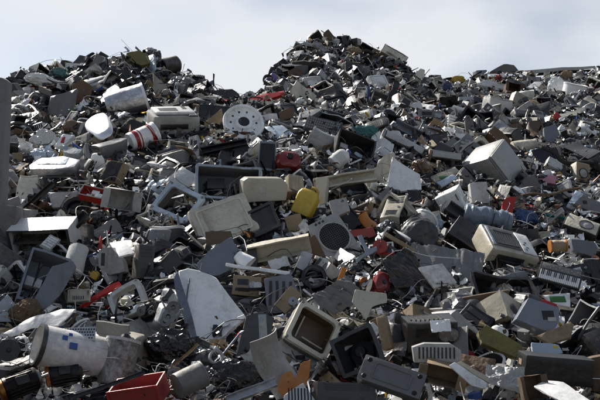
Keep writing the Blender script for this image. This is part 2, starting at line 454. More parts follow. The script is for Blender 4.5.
def b_barrel(k, o):
    w, h = k.w, k.h
    c, r = o.get('col', 'white'), k.w / 2
    t0, t1 = o.get('taper', (1, 1))
    hol = o.get('hollow', True)
    prof = [(-h / 2, r * t0 * .96), (-h * .47, r * t0), (-h * .1, r * (t0 * .6 + t1 * .4)), (h * .46, r * t1), (h / 2, r * t1)]
    if hol: prof += [(h / 2, r * t1 * .9), (-h * .4, r * t0 * .88)]
    bm = B(); lathe(bm, prof, 'z', 7); k.part('drum_body' if not o.get('bname') else o['bname'], bm, mat(c, o.get('fin', 'plastic')), tint=1)
    bm = B(); loft(bm, [(h * .44, 2.07 * r * t1, 2.07 * r * t1, r * t1 * 1.1), (h * .5, 2.1 * r * t1, 2.1 * r * t1, r * 1.2), (h * .505, 1.85 * r * t1, 1.85 * r * t1, r), (h * .44, 1.85 * r * t1, 1.85 * r * t1, r)], (0, 0), 'z', 7, True)
    k.part('rim', bm, mat(o.get('c2', c)))
    if o.get('bands'):
        for z0, z1 in ((-.36, -.22), (-.17, -.13), (.2, .33)):
            q = lambda z: r * (t0 + (t1 - t0) * (z + .5)) * 1.012
            bm = B(); lathe(bm, [(z0 * h, q(z0)), (z1 * h, q(z1))], 'z', 7, cap=(0, 0)); k.part('stripe', bm, mat(o['bands'], 'gloss'))
    if o.get('stickers'):
        bm = B()
        for a, z, s in ((-95, .1, .1), (-75, .22, .07), (-60, .14, .05)):
            x, y = r * 1.0 * math.cos(rad(a)), r * 1.0 * math.sin(rad(a)); cube(bm, (x, y, z * h), (s * h * .8, s * h * .5, s * h))
        k.part('sticker', bm, mat('blue', 'gloss'))
    if o.get('handle'):
        bm = B(); tube(bm, smooth_path([(-r * t1 * 1.03, 0, h * .4), (-r * .8, -r * .8, h * .3), (0, -r * 1.25, h * .2), (r * .8, -r * .8, h * .3), (r * t1 * 1.03, 0, h * .4)], 5), .015 * h + .003, 5); k.part('handle', bm, mat('steel', 'metal'))
    if not hol:
        bm = B(); lathe(bm, [(h * .5, r * .2), (h * .56, r * .2)], 'z', 4, (r * .4, 0, 0)); k.part('bung', bm, mat('dark_grey'))

def b_tray(k, o):
    w, d, h = k.w, k.d, k.h
    t = .025 * k.m
    bm = B(); slabs(bm, w, d, h, t, o.get('skip', 'F')); k.part('walls', bm, mat(o.get('col', 'grey'), o.get('fin', 'plastic')), tint=1)
    bm = B(); ring(bm, w * 1.04, h * 1.04, .03 * w, w - 2 * t, h - 2 * t, .02 * w, -d / 2 - .02 * k.m, -d / 2 - .001, 2); k.part('rim', bm, mat(o.get('c2', o.get('col', 'grey'))), tint=1)
    if o.get('junk', 1):
        r = random.Random(k.seed)
        for i in range(4):
            bm = B(); s = k.m * r.uniform(.08, .2); cube(bm, (w * r.uniform(-.3, .3), d * r.uniform(0, .35), h * r.uniform(-.38, .2)), (s * 1.5, s, s), .005)
            k.part('inner_unit', bm, mat(o.get('c3', ('dark_grey', 'steel', 'black', 'rust')[i])))
        bm = B(); tube(bm, smooth_path([(w * r.uniform(-.45, .45), d * r.uniform(-.5, .3), h * r.uniform(-.45, .4)) for _ in range(6)], 6), .012 * k.m, 6); k.part('wiring', bm, mat(('black', 'grey', 'cream')[k.seed % 3], 'rubber'))

def b_pipe(k, o):
    r, h = k.w / 2, k.h
    bm = B(); lathe(bm, [(-h / 2, r), (h / 2, r), (h / 2, r * .82), (-h / 2, r * .82)], 'z', 4, closed=True)
    if o.get('collar'):
        lathe(bm, [(h * .3, r * 1.02), (h * .3, r * 1.25), (h * .42, r * 1.25), (h * .42, r * 1.02)], 'z', 4, closed=True)
    if o.get('flare'):
        lathe(bm, [(-h * .5, r * 1.01), (-h * .5, r * 1.5), (-h * .46, r * 1.5), (-h * .46, r * 1.01)], 'z', 4, closed=True)
    k.part(k.name, bm, mat(o.get('col', 'grey'), o.get('fin', 'metal')), tint=1)

def b_bar(k, o):
    w, d, h = k.w, k.d, k.h
    t = .16 * min(w, d)
    bm = B()
    cube(bm, (0, d / 2 - t / 2, 0), (w, t, h))
    cube(bm, (-w / 2 + t / 2, -t / 2, 0), (t, d - t, h))
    if o.get('sec', 'U') == 'U': cube(bm, (w / 2 - t / 2, -t / 2, 0), (t, d - t, h))
    if o.get('sec') == 'L' : cube(bm, (0, d / 2 - t * 1.2, h * .3), (w * .5, t, h * .08))
    k.part(k.name, bm, mat(o.get('col', 'steel'), o.get('fin', 'metal')), tint=1)

def b_cable(k, o):
    r = random.Random(k.seed)
    w, d, h = k.w, k.d, k.h
    n = o.get('n', 6)
    pts = []
    for i in range(n):
        t = i / (n - 1) - .5
        pts.append((w * t + w * r.uniform(-.12, .12), d * r.uniform(-.5, .5), h * r.uniform(-.5, .5)))
    if o.get('loop'):
        pts = [(w * .5 * math.cos(i * .9) * r.uniform(.75, 1), d * r.uniform(-.5, .5), h * .5 * math.sin(i * .9) * r.uniform(.75, 1)) for i in range(15)]
    bm = B(); rr = o.get('r', .02) * k.m
    P = smooth_path(pts, 6)
    tube(bm, P, rr, 6)
    if o.get('ribbed'):
        for a, b in zip(P[::1], P[1::1]):
            v = (b - a).normalized() * rr * .5
            tube(bm, [a - v, a + v], rr * 1.25, 6)
    k.part(k.name, bm, mat(o.get('col', 'black'), 'rubber'), tint=1, sub=False)

def b_keyboard(k, o):
    w, d, h = k.w, k.d, k.h                 # lies in the XZ plane, keys on -Y
    bm = B(); cube(bm, (0, 0, 0), (w, d, h), .02 * w); k.part('key_tray', bm, mat(o.get('col', 'beige')), tint=1)
    bm = B()
    nx, nz = 15, 5
    for j in range(nz):
        for i in range(nx):
            if (i * 7 + j * 3 + k.seed) % 19 == 0: continue
            x = w * (-.46 + .92 * (i + .5) / nx); z = h * (-.4 + .8 * (j + .5) / nz)
            cube(bm, (x, -d * .62, z), (w * .92 / nx * .8, d * .5, h * .8 / nz * .8))
    k.part('keys', bm, mat(o.get('c2', 'pale_grey')), tint=2, sub=False)

def b_synth(k, o):
    w, d, h = k.w, k.d, k.h
    bm = B(); cube(bm, (0, 0, 0), (w, d, h), .02 * w); k.part('casing', bm, mat('dark_grey'))
    n = 22
    bm = B()
    for i in range(n): cube(bm, (w * (-.46 + .92 * (i + .5) / n), -d * .56, -h * .2), (w * .92 / n * .88, d * .2, h * .5), .002)
    k.part('white_keys', bm, mat('white', 'gloss'))
    bm = B()
    for i in range(n - 1):
        if i % 7 in (2, 6): continue
        cube(bm, (w * (-.46 + .92 * (i + 1) / n), -d * .68, -h * .09), (w * .92 / n * .55, d * .2, h * .28))
    k.part('black_keys', bm, mat('black', 'gloss'))
    bm = B(); cube(bm, (0, -d * .52, h * .3), (w * .9, d * .06, h * .3), .002); p = k.part('control_panel', bm, mat('grey'))
    bm = B()
    for i in range(12): cube(bm, (w * (-.4 + .07 * i), -d * .57, h * (.24 + .1 * (i % 2))), (w * .03, d * .06, h * .05))
    k.part('button', bm, mat('pale_grey'), p)

def b_speaker(k, o):
    w, d, h = k.w, k.d, k.h
    bm = B(); cube(bm, (0, 0, 0), (w, d, h), .012 * k.m); k.part('cabinet', bm, mat(o.get('col', 'black'), o.get('fin', 'wood')), tint=1)
    bm = B(); cube(bm, (0, -d / 2 - .008 * h, 0), (w * .92, .02 * h, h * .94), .006); k.part('baffle', bm, mat(o.get('c2', 'dark_grey'), 'wood'), tint=2)
    s = min(w, h)
    y = -d / 2 - .02 * h
    cs = o.get('cones', ((0, -.12, .36), (0, .3, .17)))
    for cx, cz, rr in cs:
        of = (cx * w, 0, cz * h)
        bm = B(); lathe(bm, [(y, rr * s * 1.12), (y - .03 * s, rr * s * 1.1), (y - .03 * s, rr * s * .92), (y, rr * s * .92)], 'y', 6, of, closed=True); c = k.part('surround', bm, mat(o.get('c3', 'dark_grey'), 'rubber'))
        bm = B(); lathe(bm, [(y - .008 * s, rr * s * .93), (y - .002 * s, rr * s * .6), (y - .02 * s, rr * s * .33), (y - .03 * s, rr * s * .15)], 'y', 6, of, (0, 1)); k.part('cone', bm, mat(o.get('c4', 'pale_grey'), 'card'), c)

def b_grille_speaker(k, o):
    w, d, h = k.w, k.d, k.h
    bm = B(); loft(bm, [(d / 2, w * .8, h * .8, .1 * w), (-d * .2, w * .97, h * .97, .1 * w), (-d / 2, w, h, .1 * w)]); k.part('cabinet', bm, mat(o.get('col', 'pale_grey')), tint=1)
    y, r = -d / 2, o.get('r', .36) * min(w, h)
    of = (0, 0, -.08 * h)
    bm = B(); lathe(bm, [(y - .001, r * 1.14), (y - .05 * w, r * 1.1), (y - .05 * w, r), (y - .001, r)], 'y', 8, of, closed=True); g = k.part('trim_ring', bm, mat('pale_grey'))
    bm = B(); lathe(bm, [(y - .01 * w, r), (y - .035 * w, r * .6), (y - .045 * w, r * .2)], 'y', 8, of, (0, 1))
    for i in range(-6, 7):
        x = i / 7 * r
        hh = math.sqrt(max(r * r - x * x, 0))
        tube(bm, [(x, y - .052 * w, of[2] - hh), (x, y - .06 * w, of[2]), (x, y - .052 * w, of[2] + hh)], .014 * w, 4)
        tube(bm, [(-hh, y - .052 * w, of[2] + x), (0, y - .06 * w, of[2] + x), (hh, y - .052 * w, of[2] + x)], .014 * w, 4)
    k.part('mesh_grille', bm, mat('blue_grey' if o.get('blue') else 'dark_grey'), g)
    bm = B()
    for i in range(3): lathe(bm, [(y - .03 * w, .03 * w), (y, .04 * w)], 'y', 3, (w * (-.25 + .12 * i), 0, .43 * h))
    k.part('knob', bm, mat('dark_grey'))

def b_motor(k, o):
    w, h = k.w, k.h
    r = w / 2
    bm = B(); lathe(bm, [(-h * .38, r * .9), (-h * .36, r), (h * .3, r), (h * .34, r * .9)], 'z', 5); b = k.part('housing', bm, mat(o.get('col', 'dark_grey'), 'brushed'), tint=1)
    bm = B()
    for i in range(20):
        a = 2 * math.pi * i / 20
        tube(bm, [(r * 1.0 * math.cos(a), r * math.sin(a), -h * .3), (r * 1.0 * math.cos(a), r * math.sin(a), h * .26)], .045 * r, 4)
    k.part('cooling_fins', bm, mat(o.get('col', 'dark_grey'), 'brushed'), b, tint=1)
    bm = B(); lathe(bm, [(h * .341, r * .75), (h * .4, r * .6), (h * .42, r * .3)], 'z', 5); k.part('end_bell', bm, mat('grey', 'brushed'))
    bm = B(); lathe(bm, [(h * .42, r * .13), (h * .58, r * .13)], 'z', 3); k.part('shaft', bm, mat('steel', 'metal'))
    bm = B(); cube(bm, (0, -r * 1.15, 0), (r * .8, r * .45, h * .3), .01); k.part('terminal_box', bm, mat('black'))
    bm = B(); lathe(bm, [(-h * .5, r * .8), (-h * .47, r * .95), (-h * .381, r * .95)], 'z', 5); k.part('copper_winding', bm, mat(o.get('c2', 'copper'), 'metal'))

def b_circuit(k, o):
    w, d, h = k.w, k.d, k.h
    bm = B(); cube(bm, (0, 0, 0), (w, .025 * k.m, h)); k.part('substrate', bm, mat(o.get('col', 'green')), tint=1)
    r = random.Random(k.seed)
    for i in range(o.get('nchip', 5)):
        bm = B(); s = k.m * r.uniform(.04, .12); cube(bm, (w * r.uniform(-.42, .42), -.03 * k.m, h * r.uniform(-.42, .42)), (s, .04 * k.m, s * r.uniform(.5, 1.5)))
        k.part('chip', bm, mat('black'), sub=False)
    for i in range(3):
        bm = B(); lathe(bm, [(-.1 * k.m, .03 * k.m), (-.012 * k.m, .03 * k.m)], 'y', 3, (w * r.uniform(-.42, .42), 0, h * r.uniform(-.42, .42)))
        k.part('capacitor', bm, mat('blue_grey', 'gloss'), sub=False)
    bm = B()
    for i in range(7): cube(bm, (-w * .3 + .015 * w * i * 2, -.06 * k.m, h * .3), (.012 * w, .09 * k.m, .22 * h))
    k.part('heat_sink', bm, mat('silver', 'brushed'))

def b_plank(k, o):
    bm = B(); cube(bm, (0, 0, 0), (k.w, k.d, k.h), .004)
    k.part(k.name, bm, mat(o.get('col', 'brown'), 'wood'), tint=1)

def b_sheet(k, o):
    w, h = k.w, k.h
    a, fr, sd = o.get('crumple', .1) * k.m, o.get('cf', 2.2) / k.m, k.seed * 3.7
    sd2 = sd + 9; bend, fold = o.get('bend', 0), o.get('fold', 0)
    def fy(x, z):
        wv = nvec(Vector((x * fr, sd2, z * fr))) * (.3 / fr)
        xx, zz = x + wv.x, z + wv.z
        if o.get('pleat'): xx, zz = (xx + .5 * z) * 2.2, (zz - .2 * x) * .35
        y = a * (ridged(Vector((xx * fr + sd, zz * fr, sd))) * .5 + noise.noise(Vector((x * fr * 2.7, sd, z * fr * 2.7))) * .5 + .22 * ridged(Vector((xx * fr * 3.1, zz * fr * 3.1, sd))))
        y += bend * k.m * ((x / w) ** 2 * 4 - .33)
        if fold: y += fold * max(0, z - h * .1 + x * .2)
        return y
    bm = B(); n = o.get('n', 16)
    grid_sheet(bm, w, h, n, n, .008 * k.m + .002, fy)
    k.part(k.name, bm, mat(o.get('col', 'silver'), o.get('fin', 'film')), tint=1, ang=28 if o.get('sharp', 1) else 80, sub=False)

def b_lipped(k, o):
    """pressed cover: flat face with a folded lip all round, open at the back"""
    w, d, h = k.w, k.d, k.h
    t = .012 * k.m + .003
    bm = B()
    rr = o.get('rr', .03) * k.m
    loft(bm, [(d / 2, w, h, rr), (-d / 2 + .3 * d, w, h, rr), (-d / 2, w * .96, h * .96, rr), (-d / 2 + t, w * .94, h * .94, rr), (d / 2, w - 2 * t, h - 2 * t, rr)], (0, 0), closed=False)
    bm.faces.ensure_lookup_table()
    n = len(rloop(1, 1, .1, 3))
    bm.verts.ensure_lookup_table()
    bm.faces.new([bm.verts[2 * n + i] for i in range(n)]); 
    k.part('pressing', bm, mat(o.get('col', 'pale_grey'), o.get('fin', 'paint')), tint=1)
    if o.get('relief', 1):
        bm = B(); ring(bm, w * .8, h * .8, rr, w * .74, h * .74, rr, -d / 2 - .012 * k.m, -d / 2 - .001, 2); k.part('pressed_rib', bm, mat(o.get('col', 'pale_grey'), o.get('fin', 'paint')), tint=1)
    if o.get('slots'):
        bm = B()
        for i in range(7): cube(bm, (w * (-.24 + .08 * i), -d / 2 - .003, -.2 * h), (.03 * w, .01 * k.m, .3 * h))
        k.part('vent', bm, mat('black'))

def b_blob(k, o):
    bm = B(); bmesh.ops.create_icosphere(bm, subdivisions=o.get('sub', 5), radius=.5)
    a, f, sv = o.get('crumple', .22), o.get('cf', 2.0), k.sv
    for v in bm.verts:
        p = v.co.copy()
        pw = p + nvec(p * 2.1 + sv) * .35
        q = p * (1 + a * (ridged(pw * f + sv) - .4) + .35 * a * ridged(pw * f * 4.3 + sv)) + nvec(p * 1.7 + sv) * .16
        v.co = Vector((q.x * k.w, q.y * k.d, q.z * k.h))
    k.part(k.name, bm, mat(o.get('col', 'black'), o.get('fin', 'film')), tint=1, ang=o.get('ang', 22), sub=False)

def b_jerrycan(k, o):
    w, d, h = k.w, k.d, k.h
    bm = B(); loft(bm, [(-h / 2, w * .9, d * .9, .2 * d), (-h * .46, w, d, .25 * d), (h * .18, w, d, .25 * d), (h * .34, w * .8, d * .85, .25 * d, -.04 * w, 0), (h * .4, w * .3, d * .5, .2 * d, -.2 * w, 0)], ax='z', k=4)
    k.part('tank', bm, mat(o.get('col', 'yellow')), tint=1)
    bm = B(); lathe(bm, [(h * .38, .16 * w), (h * .5, .16 * w)], 'z', 4, (-.22 * w, 0, 0)); k.part('cap', bm, mat(o.get('c2', 'dark_grey')))
    bm = B(); tube(bm, smooth_path([(-.12 * w, 0, h * .38), (.0, 0, h * .47), (.3 * w, 0, h * .42), (.38 * w, 0, h * .2)], 5), .07 * w, 7); k.part('handle', bm, mat(o.get('col', 'yellow')), tint=1)

def b_bottle(k, o):
    r, h = k.w / 2, k.h
    bm = B(); lathe(bm, [(-h / 2, r * .85), (-h * .47, r), (h * .15, r), (h * .28, r * .8), (h * .36, r * .36), (h * .42, r * .34)], 'z', 4); k.part('flask', bm, mat(o.get('col', 'white'), 'gloss'), tint=1)
    bm = B(); lathe(bm, [(h * .4, r * .42), (h * .5, r * .42)], 'z', 4); k.part('cap', bm, mat(o.get('c2', 'blue')))
    bm = B(); lathe(bm, [(-h * .3, r * 1.012), (h * .08, r * 1.012)], 'z', 4, cap=(0, 0)); k.part('paper_wrap', bm, mat(o.get('c3', 'pale_grey'), 'card'))

def b_vacuum(k, o):
    w, d, h = k.w, k.d, k.h
    bm = B(); loft(bm, [(-d / 2, w * .4, h * .45, .2 * h, 0, -.1 * h), (-d * .38, w * .8, h * .8, .3 * h, 0, -.05 * h), (-d * .1, w, h, .4 * h), (d * .3, w * .95, h * .95, .4 * h), (d / 2, w * .6, h * .6, .3 * h)], k=4); k.part('hull', bm, mat(o.get('col', 'red'), 'gloss'), tint=1)
    bm = B(); loft(bm, [(h * .36, w * .66, d * .5, .2 * w), (h * .5, w * .6, d * .45, .2 * w), (h * .54, w * .4, d * .3, .15 * w)], ax='z'); l = k.part('dust_cover', bm, mat('dark_grey'))
    bm = B(); lathe(bm, [(-d * .6, .12 * w), (-d * .4, .15 * w)], 'y', 4); k.part('hose_port', bm, mat('black'))
    for s in (-1, 1):
        bm = B(); lathe(bm, [(s * w * .46, .26 * h), (s * w * .56, .28 * h)], 'x', 5, (0, d * .22, -h * .25)); k.part('wheel', bm, mat('black', 'rubber'))
    bm = B(); tube(bm, smooth_path([(0, -d * .2, h * .5), (0, -d * .1, h * .66), (0, d * .2, h * .66), (0, d * .3, h * .45)], 4), .05 * w, 6); k.part('handle', bm, mat('grey'))

def b_stereo(k, o):
    w, d, h = k.w, k.d, k.h
    bm = B(); cube(bm, (0, 0, 0), (w, d, h), .008 * k.m); k.part('casing', bm, mat(o.get('col', 'dark_grey'), 'paint'), tint=1)
    y = -d / 2 - .012 * w
    bm = B(); cube(bm, (0, -d / 2 - .004 * w, 0), (w * 1.0, .022 * w, h * .98), .006); f = k.part('fascia', bm, mat(o.get('c2', 'grey')), tint=2)
    bm = B(); cube(bm, (-.14 * w, y - .006 * w, h * .18), (w * .4, .012 * w, h * .3)); k.part('display', bm, mat('glass', 'gloss'), f)
    bm = B(); cube(bm, (-.14 * w, y - .006 * w, -h * .2), (w * .5, .012 * w, h * .18)); k.part('disc_slot', bm, mat('black'), f)
    for i in range(2):
        bm = B(); lathe(bm, [(y - .05 * w, .2 * h), (y, .23 * h)], 'y', 4, ((.24 + .15 * i) * w, 0, .06 * h)); k.part('knob', bm, mat('steel', 'brushed'), f)
    bm = B()
    for i in range(8): cube(bm, (w * (-.4 + .09 * i), d * .05, h / 2 + .003), (.03 * w, d * .5, .006))
    k.part('vent', bm, mat('black'))

def b_psu(k, o):
    w, d, h = k.w, k.d, k.h
    bm = B(); cube(bm, (0, 0, 0), (w, d, h), .01 * k.m); k.part('casing', bm, mat(o.get('col', 'grey'), 'paint'), tint=1)
    bm = B(); ring(bm, w * .62, h * .66, .03 * w, w * .57, h * .56, .03 * w, -d / 2 - .014 * w, -d / 2 - .001, 3); k.part('raised_plate', bm, mat(o.get('col', 'grey'), 'paint'), tint=1)
    for sx in (-1, 1):
        for sz in (-1, 1):
            bm = B(); lathe(bm, [(-d / 2 - .015 * w, .028 * w), (-d / 2 - .001, .04 * w)], 'y', 4, (sx * w * .41, 0, sz * h * .34))
            k.part('screw', bm, mat('dark_grey', 'brushed'))
    bm = B(); lathe(bm, [(w / 2 + .004, .3 * min(d, h)), (w / 2 + .012, .28 * min(d, h))], 'x', 5)
    for i in range(3): cube(bm, (w / 2 + .006, d * (-.3 + .3 * i), h * .4), (.01, d * .2, h * .06))
    k.part('fan_guard', bm, mat('black'))

def b_rack(k, o):
    w, h = k.w, k.h
    r = .012 * k.m
    bm = B()
    P = [(-w / 2, 0, -h / 2), (w / 2, 0, -h / 2), (w / 2, 0, h / 2), (-w / 2, 0, h / 2)]
    for a, b in zip(P, P[1:] + P[:1]): tube(bm, [a, b], r * 1.7, 6)
    k.part('rim', bm, mat(o.get('col', 'steel'), o.get('fin', 'metal')), tint=1)
    bm = B()
    n = o.get('nw', 11)
    for i in range(1, n): tube(bm, [(w * (i / n - .5), r, -h / 2), (w * (i / n - .5), r * (2 + 4 * math.sin(i)), 0), (w * (i / n - .5), r, h / 2)], r, 4)
    for j in (-.25, .2): tube(bm, [(-w / 2, r * 2, j * h), (w / 2, r * 2, j * h)], r, 4)
    k.part('wires', bm, mat(o.get('col', 'steel'), o.get('fin', 'metal')), tint=1)

def b_wheel(k, o):
    r, d = k.w / 2, k.d
    bm = B(); loft(bm, [(-d / 2, 1.7 * r, 1.7 * r, r), (-d * .45, 1.95 * r, 1.95 * r, r), (0, 2 * r, 2 * r, r), (d * .45, 1.95 * r, 1.95 * r, r), (d / 2, 1.7 * r, 1.7 * r, r), (d * .4, 1.25 * r, 1.25 * r, r), (-d * .4, 1.25 * r, 1.25 * r, r)], (0, 0), 'y', 7, True); k.part('tyre', bm, mat(o.get('col', 'black'), 'rubber'))
    bm = B(); lathe(bm, [(-d * .3, r * .64), (-d * .1, r * .6), (-d * .15, r * .25), (-d * .4, r * .2), (-d * .42, r * .08)], 'y', 6, cap=(0, 1)); lathe(bm, [(d * .3, r * .64), (d * .1, r * .5)], 'y', 6); k.part('rim', bm, mat(o.get('c2', 'steel'), 'brushed'), tint=1)

def b_drum(k, o):
    r, d = k.w / 2, k.d
    bm = B(); lathe(bm, [(d / 2, r * .92), (-d * .2, r * .95), (-d * .34, r), (-d / 2, r * .97), (-d / 2, r * .84), (-d * .36, r * .8), (-d * .3, r * .45), (-d * .48, r * .4), (-d * .5, r * .27), (d * .0, r * .22)], 'y', 9, cap=(1, 1)); b = k.part('tub', bm, mat(o.get('col', 'white')), tint=1)
    bm = B(); lathe(bm, [(-d * .53, r * .24), (-d * .5, r * .25), (-d * .2, r * .2)], 'y', 6); k.part('hub', bm, mat('black'))
    bm = B()
    for i in range(10):
        a = 2 * math.pi * i / 10
        lathe(bm, [(-d * .345, r * .05), (-d * .33, r * .06)], 'y', 3, (r * .62 * math.cos(a), 0, r * .62 * math.sin(a)))
    k.part('bolt_heads', bm, mat('dark_grey'), b)
    bm = B()
    for i in range(7):
        a = 2 * math.pi * (i + .3) / 7
        c, s = math.cos(a), math.sin(a)
        tube(bm, [(r * .46 * c, -d * .33, r * .46 * s), (r * .8 * c, -d * .39, r * .8 * s)], .03 * r, 4)
    k.part('spokes', bm, mat(o.get('col', 'white')), b, tint=1)

def b_engine(k, o):
    w, d, h = k.w, k.d, k.h
    r = random.Random(k.seed)
    bm = B(); loft(bm, [(-d / 2, w * .5, h * .5, .1 * h), (-d * .2, w * .8, h * .7, .15 * h), (d * .3, w * .9, h * .8, .1 * h), (d / 2, w * .6, h * .6, .1 * h)]); k.part('block', bm, mat(o.get('col', 'steel'), 'brushed'), tint=1)
    for i in range(3):
        rr = k.m * r.uniform(.1, .2); x, z = w * r.uniform(-.35, .35), h * r.uniform(-.3, .35); y = -d / 2
        bm = B(); lathe(bm, [(y + .1 * d, rr * .5), (y - .12 * d, rr * .5), (y - .12 * d, rr), (y - .2 * d, rr * .8), (y - .2 * d, rr), (y - .26 * d, rr), (y - .26 * d, rr * .4), (y - .2 * d, rr * .2)], 'y', 5, (x, 0, z)); k.part('pulley', bm, mat('grey', 'metal'))
    bm = B()
    for i in range(4):
        p = [(w * r.uniform(-.5, .5), d * r.uniform(-.7, .3), h * r.uniform(-.5, .5)) for _ in range(3)]
        tube(bm, smooth_path(p, 5), .03 * k.m, 6)
    k.part('pipework', bm, mat(o.get('c2', 'pale_grey'), 'brushed'))
    for i in range(4):
        bm = B(); cube(bm, (w * r.uniform(-.45, .45), -d * r.uniform(.3, .55), h * r.uniform(-.45, .45)), (.12 * k.m, .1 * k.m, .08 * k.m), .01)
        k.part('bracket', bm, mat('dark_grey', 'brushed'))

def b_cone(k, o):
    r, h = k.w / 2, k.h
    bm = B(); lathe(bm, [(-h / 2, r), (0, r * .8), (h / 2, r * .5), (h / 2, r * .46), (0, r * .76), (-h / 2, r * .95)], 'z', 7, closed=True); k.part('shade', bm, mat(o.get('col', 'white'), 'gloss'), tint=1)
    bm = B(); lathe(bm, [(h * .42, r * .44), (h * .52, r * .3), (h * .6, r * .12), (h * .75, r * .1)], 'z', 5); k.part('lamp_holder', bm, mat(o.get('c2', 'grey')))

def b_porthole(k, o):
    r, d = k.w / 2, k.d
    bm = B(); lathe(bm, [(-d / 2, r * .9), (-d / 2, r * .98), (0, r), (d / 2, r * .95), (d / 2, r * .7), (-d * .3, r * .7)], 'y', 8, closed=True); k.part('ring', bm, mat(o.get('col', 'white'), 'gloss'), tint=1)
    if o.get('pane', 1):
        bm = B(); lathe(bm, [(-d * .2, r * .69), (d * .3, r * .62), (d * .8, r * .45), (d, r * .1)], 'y', 8, cap=(0, 1)); k.part('glass_bowl', bm, mat('glass', 'gloss'))
    bm = B(); cube(bm, (r * .97, -d * .3, 0), (r * .16, d * .4, r * .3), .005); k.part('hinge', bm, mat('steel', 'brushed'))

def b_carton(k, o):
    w, d, h = k.w, k.d, k.h
    t = .014 * k.m
    bm = B(); slabs(bm, w, d, h, t, 'F'); k.part('carton_walls', bm, mat(o.get('col', 'tan'), 'card'), tint=1)
    for s in (-1, 1):
        bm = B(); cube(bm, (s * (w / 2 + w * .13), -d / 2 - .1 * w, 0), (w * .3, t, h * .96)); 
        bmesh.ops.rotate(bm, verts=bm.verts[:], cent=(s * w / 2, -d / 2 - t, 0), matrix=Matrix.Rotation(s * rad(-30), 3, 'Z'))
        k.part('flap', bm, mat(o.get('col', 'tan'), 'card'), tint=1)

def b_spool(k, o):
    r, h = k.w / 2, k.h
    bm = B(); lathe(bm, [(-h * .42, r * .86), (h * .42, r * .86)], 'z', 7)
    for i in range(14): lathe(bm, [(h * (-.4 + .058 * i), r * .865), (h * (-.38 + .058 * i), r * .9), (h * (-.36 + .058 * i), r * .865)], 'z', 7, cap=(0, 0))
    k.part('winding', bm, mat(o.get('col', 'tan')), sub=False)
    for s in (-1, 1):
        bm = B(); lathe(bm, [(s * h * .43, r * .9), (s * h * .43, r), (s * h * .5, r), (s * h * .5, r * .4)], 'z', 7, cap=(1, 1)); k.part('flange', bm, mat(o.get('c2', 'orange')))

def b_fan(k, o):
    w, d = k.w, k.d
    r = w / 2
    bm = B()
    for q in (.98, .8, .62, .44, .28):
        for y in ((-d / 2,) if q < .9 else (-d / 2, d / 2)):
            tube(bm, [(r * q * math.cos(a), y, r * q * math.sin(a)) for a in np.linspace(0, 2 * math.pi, 25)], .018 * w, 4)
    for i in range(12):
        a = 2 * math.pi * i / 12
        tube(bm, [(r * .15 * math.cos(a), -d * .56, r * .15 * math.sin(a)), (r * .98 * math.cos(a), -d / 2, r * .98 * math.sin(a)), (r * .98 * math.cos(a), d / 2, r * .98 * math.sin(a))], .012 * w, 4)
    k.part('guard', bm, mat(o.get('col', 'pale_grey'), 'paint'), tint=1, sub=False)
    for i in range(4):
        a = math.pi / 2 * i + .3
        bm = B(); cube(bm, (r * .5, 0, 0), (r * .7, .02 * w, r * .42), .004)
        bmesh.ops.rotate(bm, verts=bm.verts[:], cent=(0, 0, 0), matrix=Matrix.Rotation(.5, 3, 'X'))
        bmesh.ops.rotate(bm, verts=bm.verts[:], cent=(0, 0, 0), matrix=Matrix.Rotation(a, 3, 'Y'))
        k.part('blade', bm, mat(o.get('c2', 'grey')))
    bm = B(); lathe(bm, [(-d * .3, r * .17), (d * .7, r * .2)], 'y', 5); k.part('hub', bm, mat('dark_grey'))

def b_microwave(k, o):
    w, d, h = k.w, k.d, k.h
    bm = B(); cube(bm, (0, 0, 0), (w, d, h), .01 * w); k.part('casing', bm, mat(o.get('col', 'white'), 'paint'), tint=1)
    bm = B(); cube(bm, (-.13 * w, -d / 2 - .02 * w, 0), (w * .72, .04 * w, h * .96), .01 * w); dr = k.part('door', bm, mat(o.get('c2', o.get('col', 'white')), 'paint'), tint=1)
    bm = B(); cube(bm, (-.16 * w, -d / 2 - .042 * w, 0), (w * .5, .006 * w, h * .6), .002); k.part('window', bm, mat('glass', 'gloss'), dr)
    bm = B(); cube(bm, (.19 * w, -d / 2 - .06 * w, 0), (w * .03, .04 * w, h * .7), .01 * w); k.part('handle', bm, mat('pale_grey'), dr)
    bm = B(); cube(bm, (.37 * w, -d / 2 - .012 * w, 0), (w * .24, .024 * w, h * .94), .004); p = k.part('control_panel', bm, mat('dark_grey'))
    for i in range(2):
        bm = B(); lathe(bm, [(-d / 2 - .06 * w, .06 * w), (-d / 2 - .024 * w, .07 * w)], 'y', 4, (.37 * w, 0, h * (.15 - .35 * i))); k.part('knob', bm, mat('pale_grey'), p)

def b_radiator(k, o):
    w, d, h = k.w, k.d, k.h
    bm = B()
    n = 9
    for i in range(n): loft(bm, [(-h / 2, w / n * .6, d * .8, .2 * w / n), (-h * .44, w / n * .8, d, .3 * w / n), (h * .44, w / n * .8, d, .3 * w / n), (h / 2, w / n * .6, d * .8, .2 * w / n)], ax='z', off=(w * ((i + .5) / n - .5), 0, 0), k=2)
    k.part('fins', bm, mat(o.get('col', 'white'), 'paint'), tint=1)
    bm = B()
    for z in (-.4, .4): tube(bm, [(-w * .46, 0, z * h), (w * .46, 0, z * h)], .2 * d, 6)
    k.part('header_pipe', bm, mat('pale_grey', 'paint'))
    bm = B(); cube(bm, (w * .52, 0, -.1 * h), (w * .1, d * .9, h * .7), .01); k.part('control_box', bm, mat('dark_grey'))

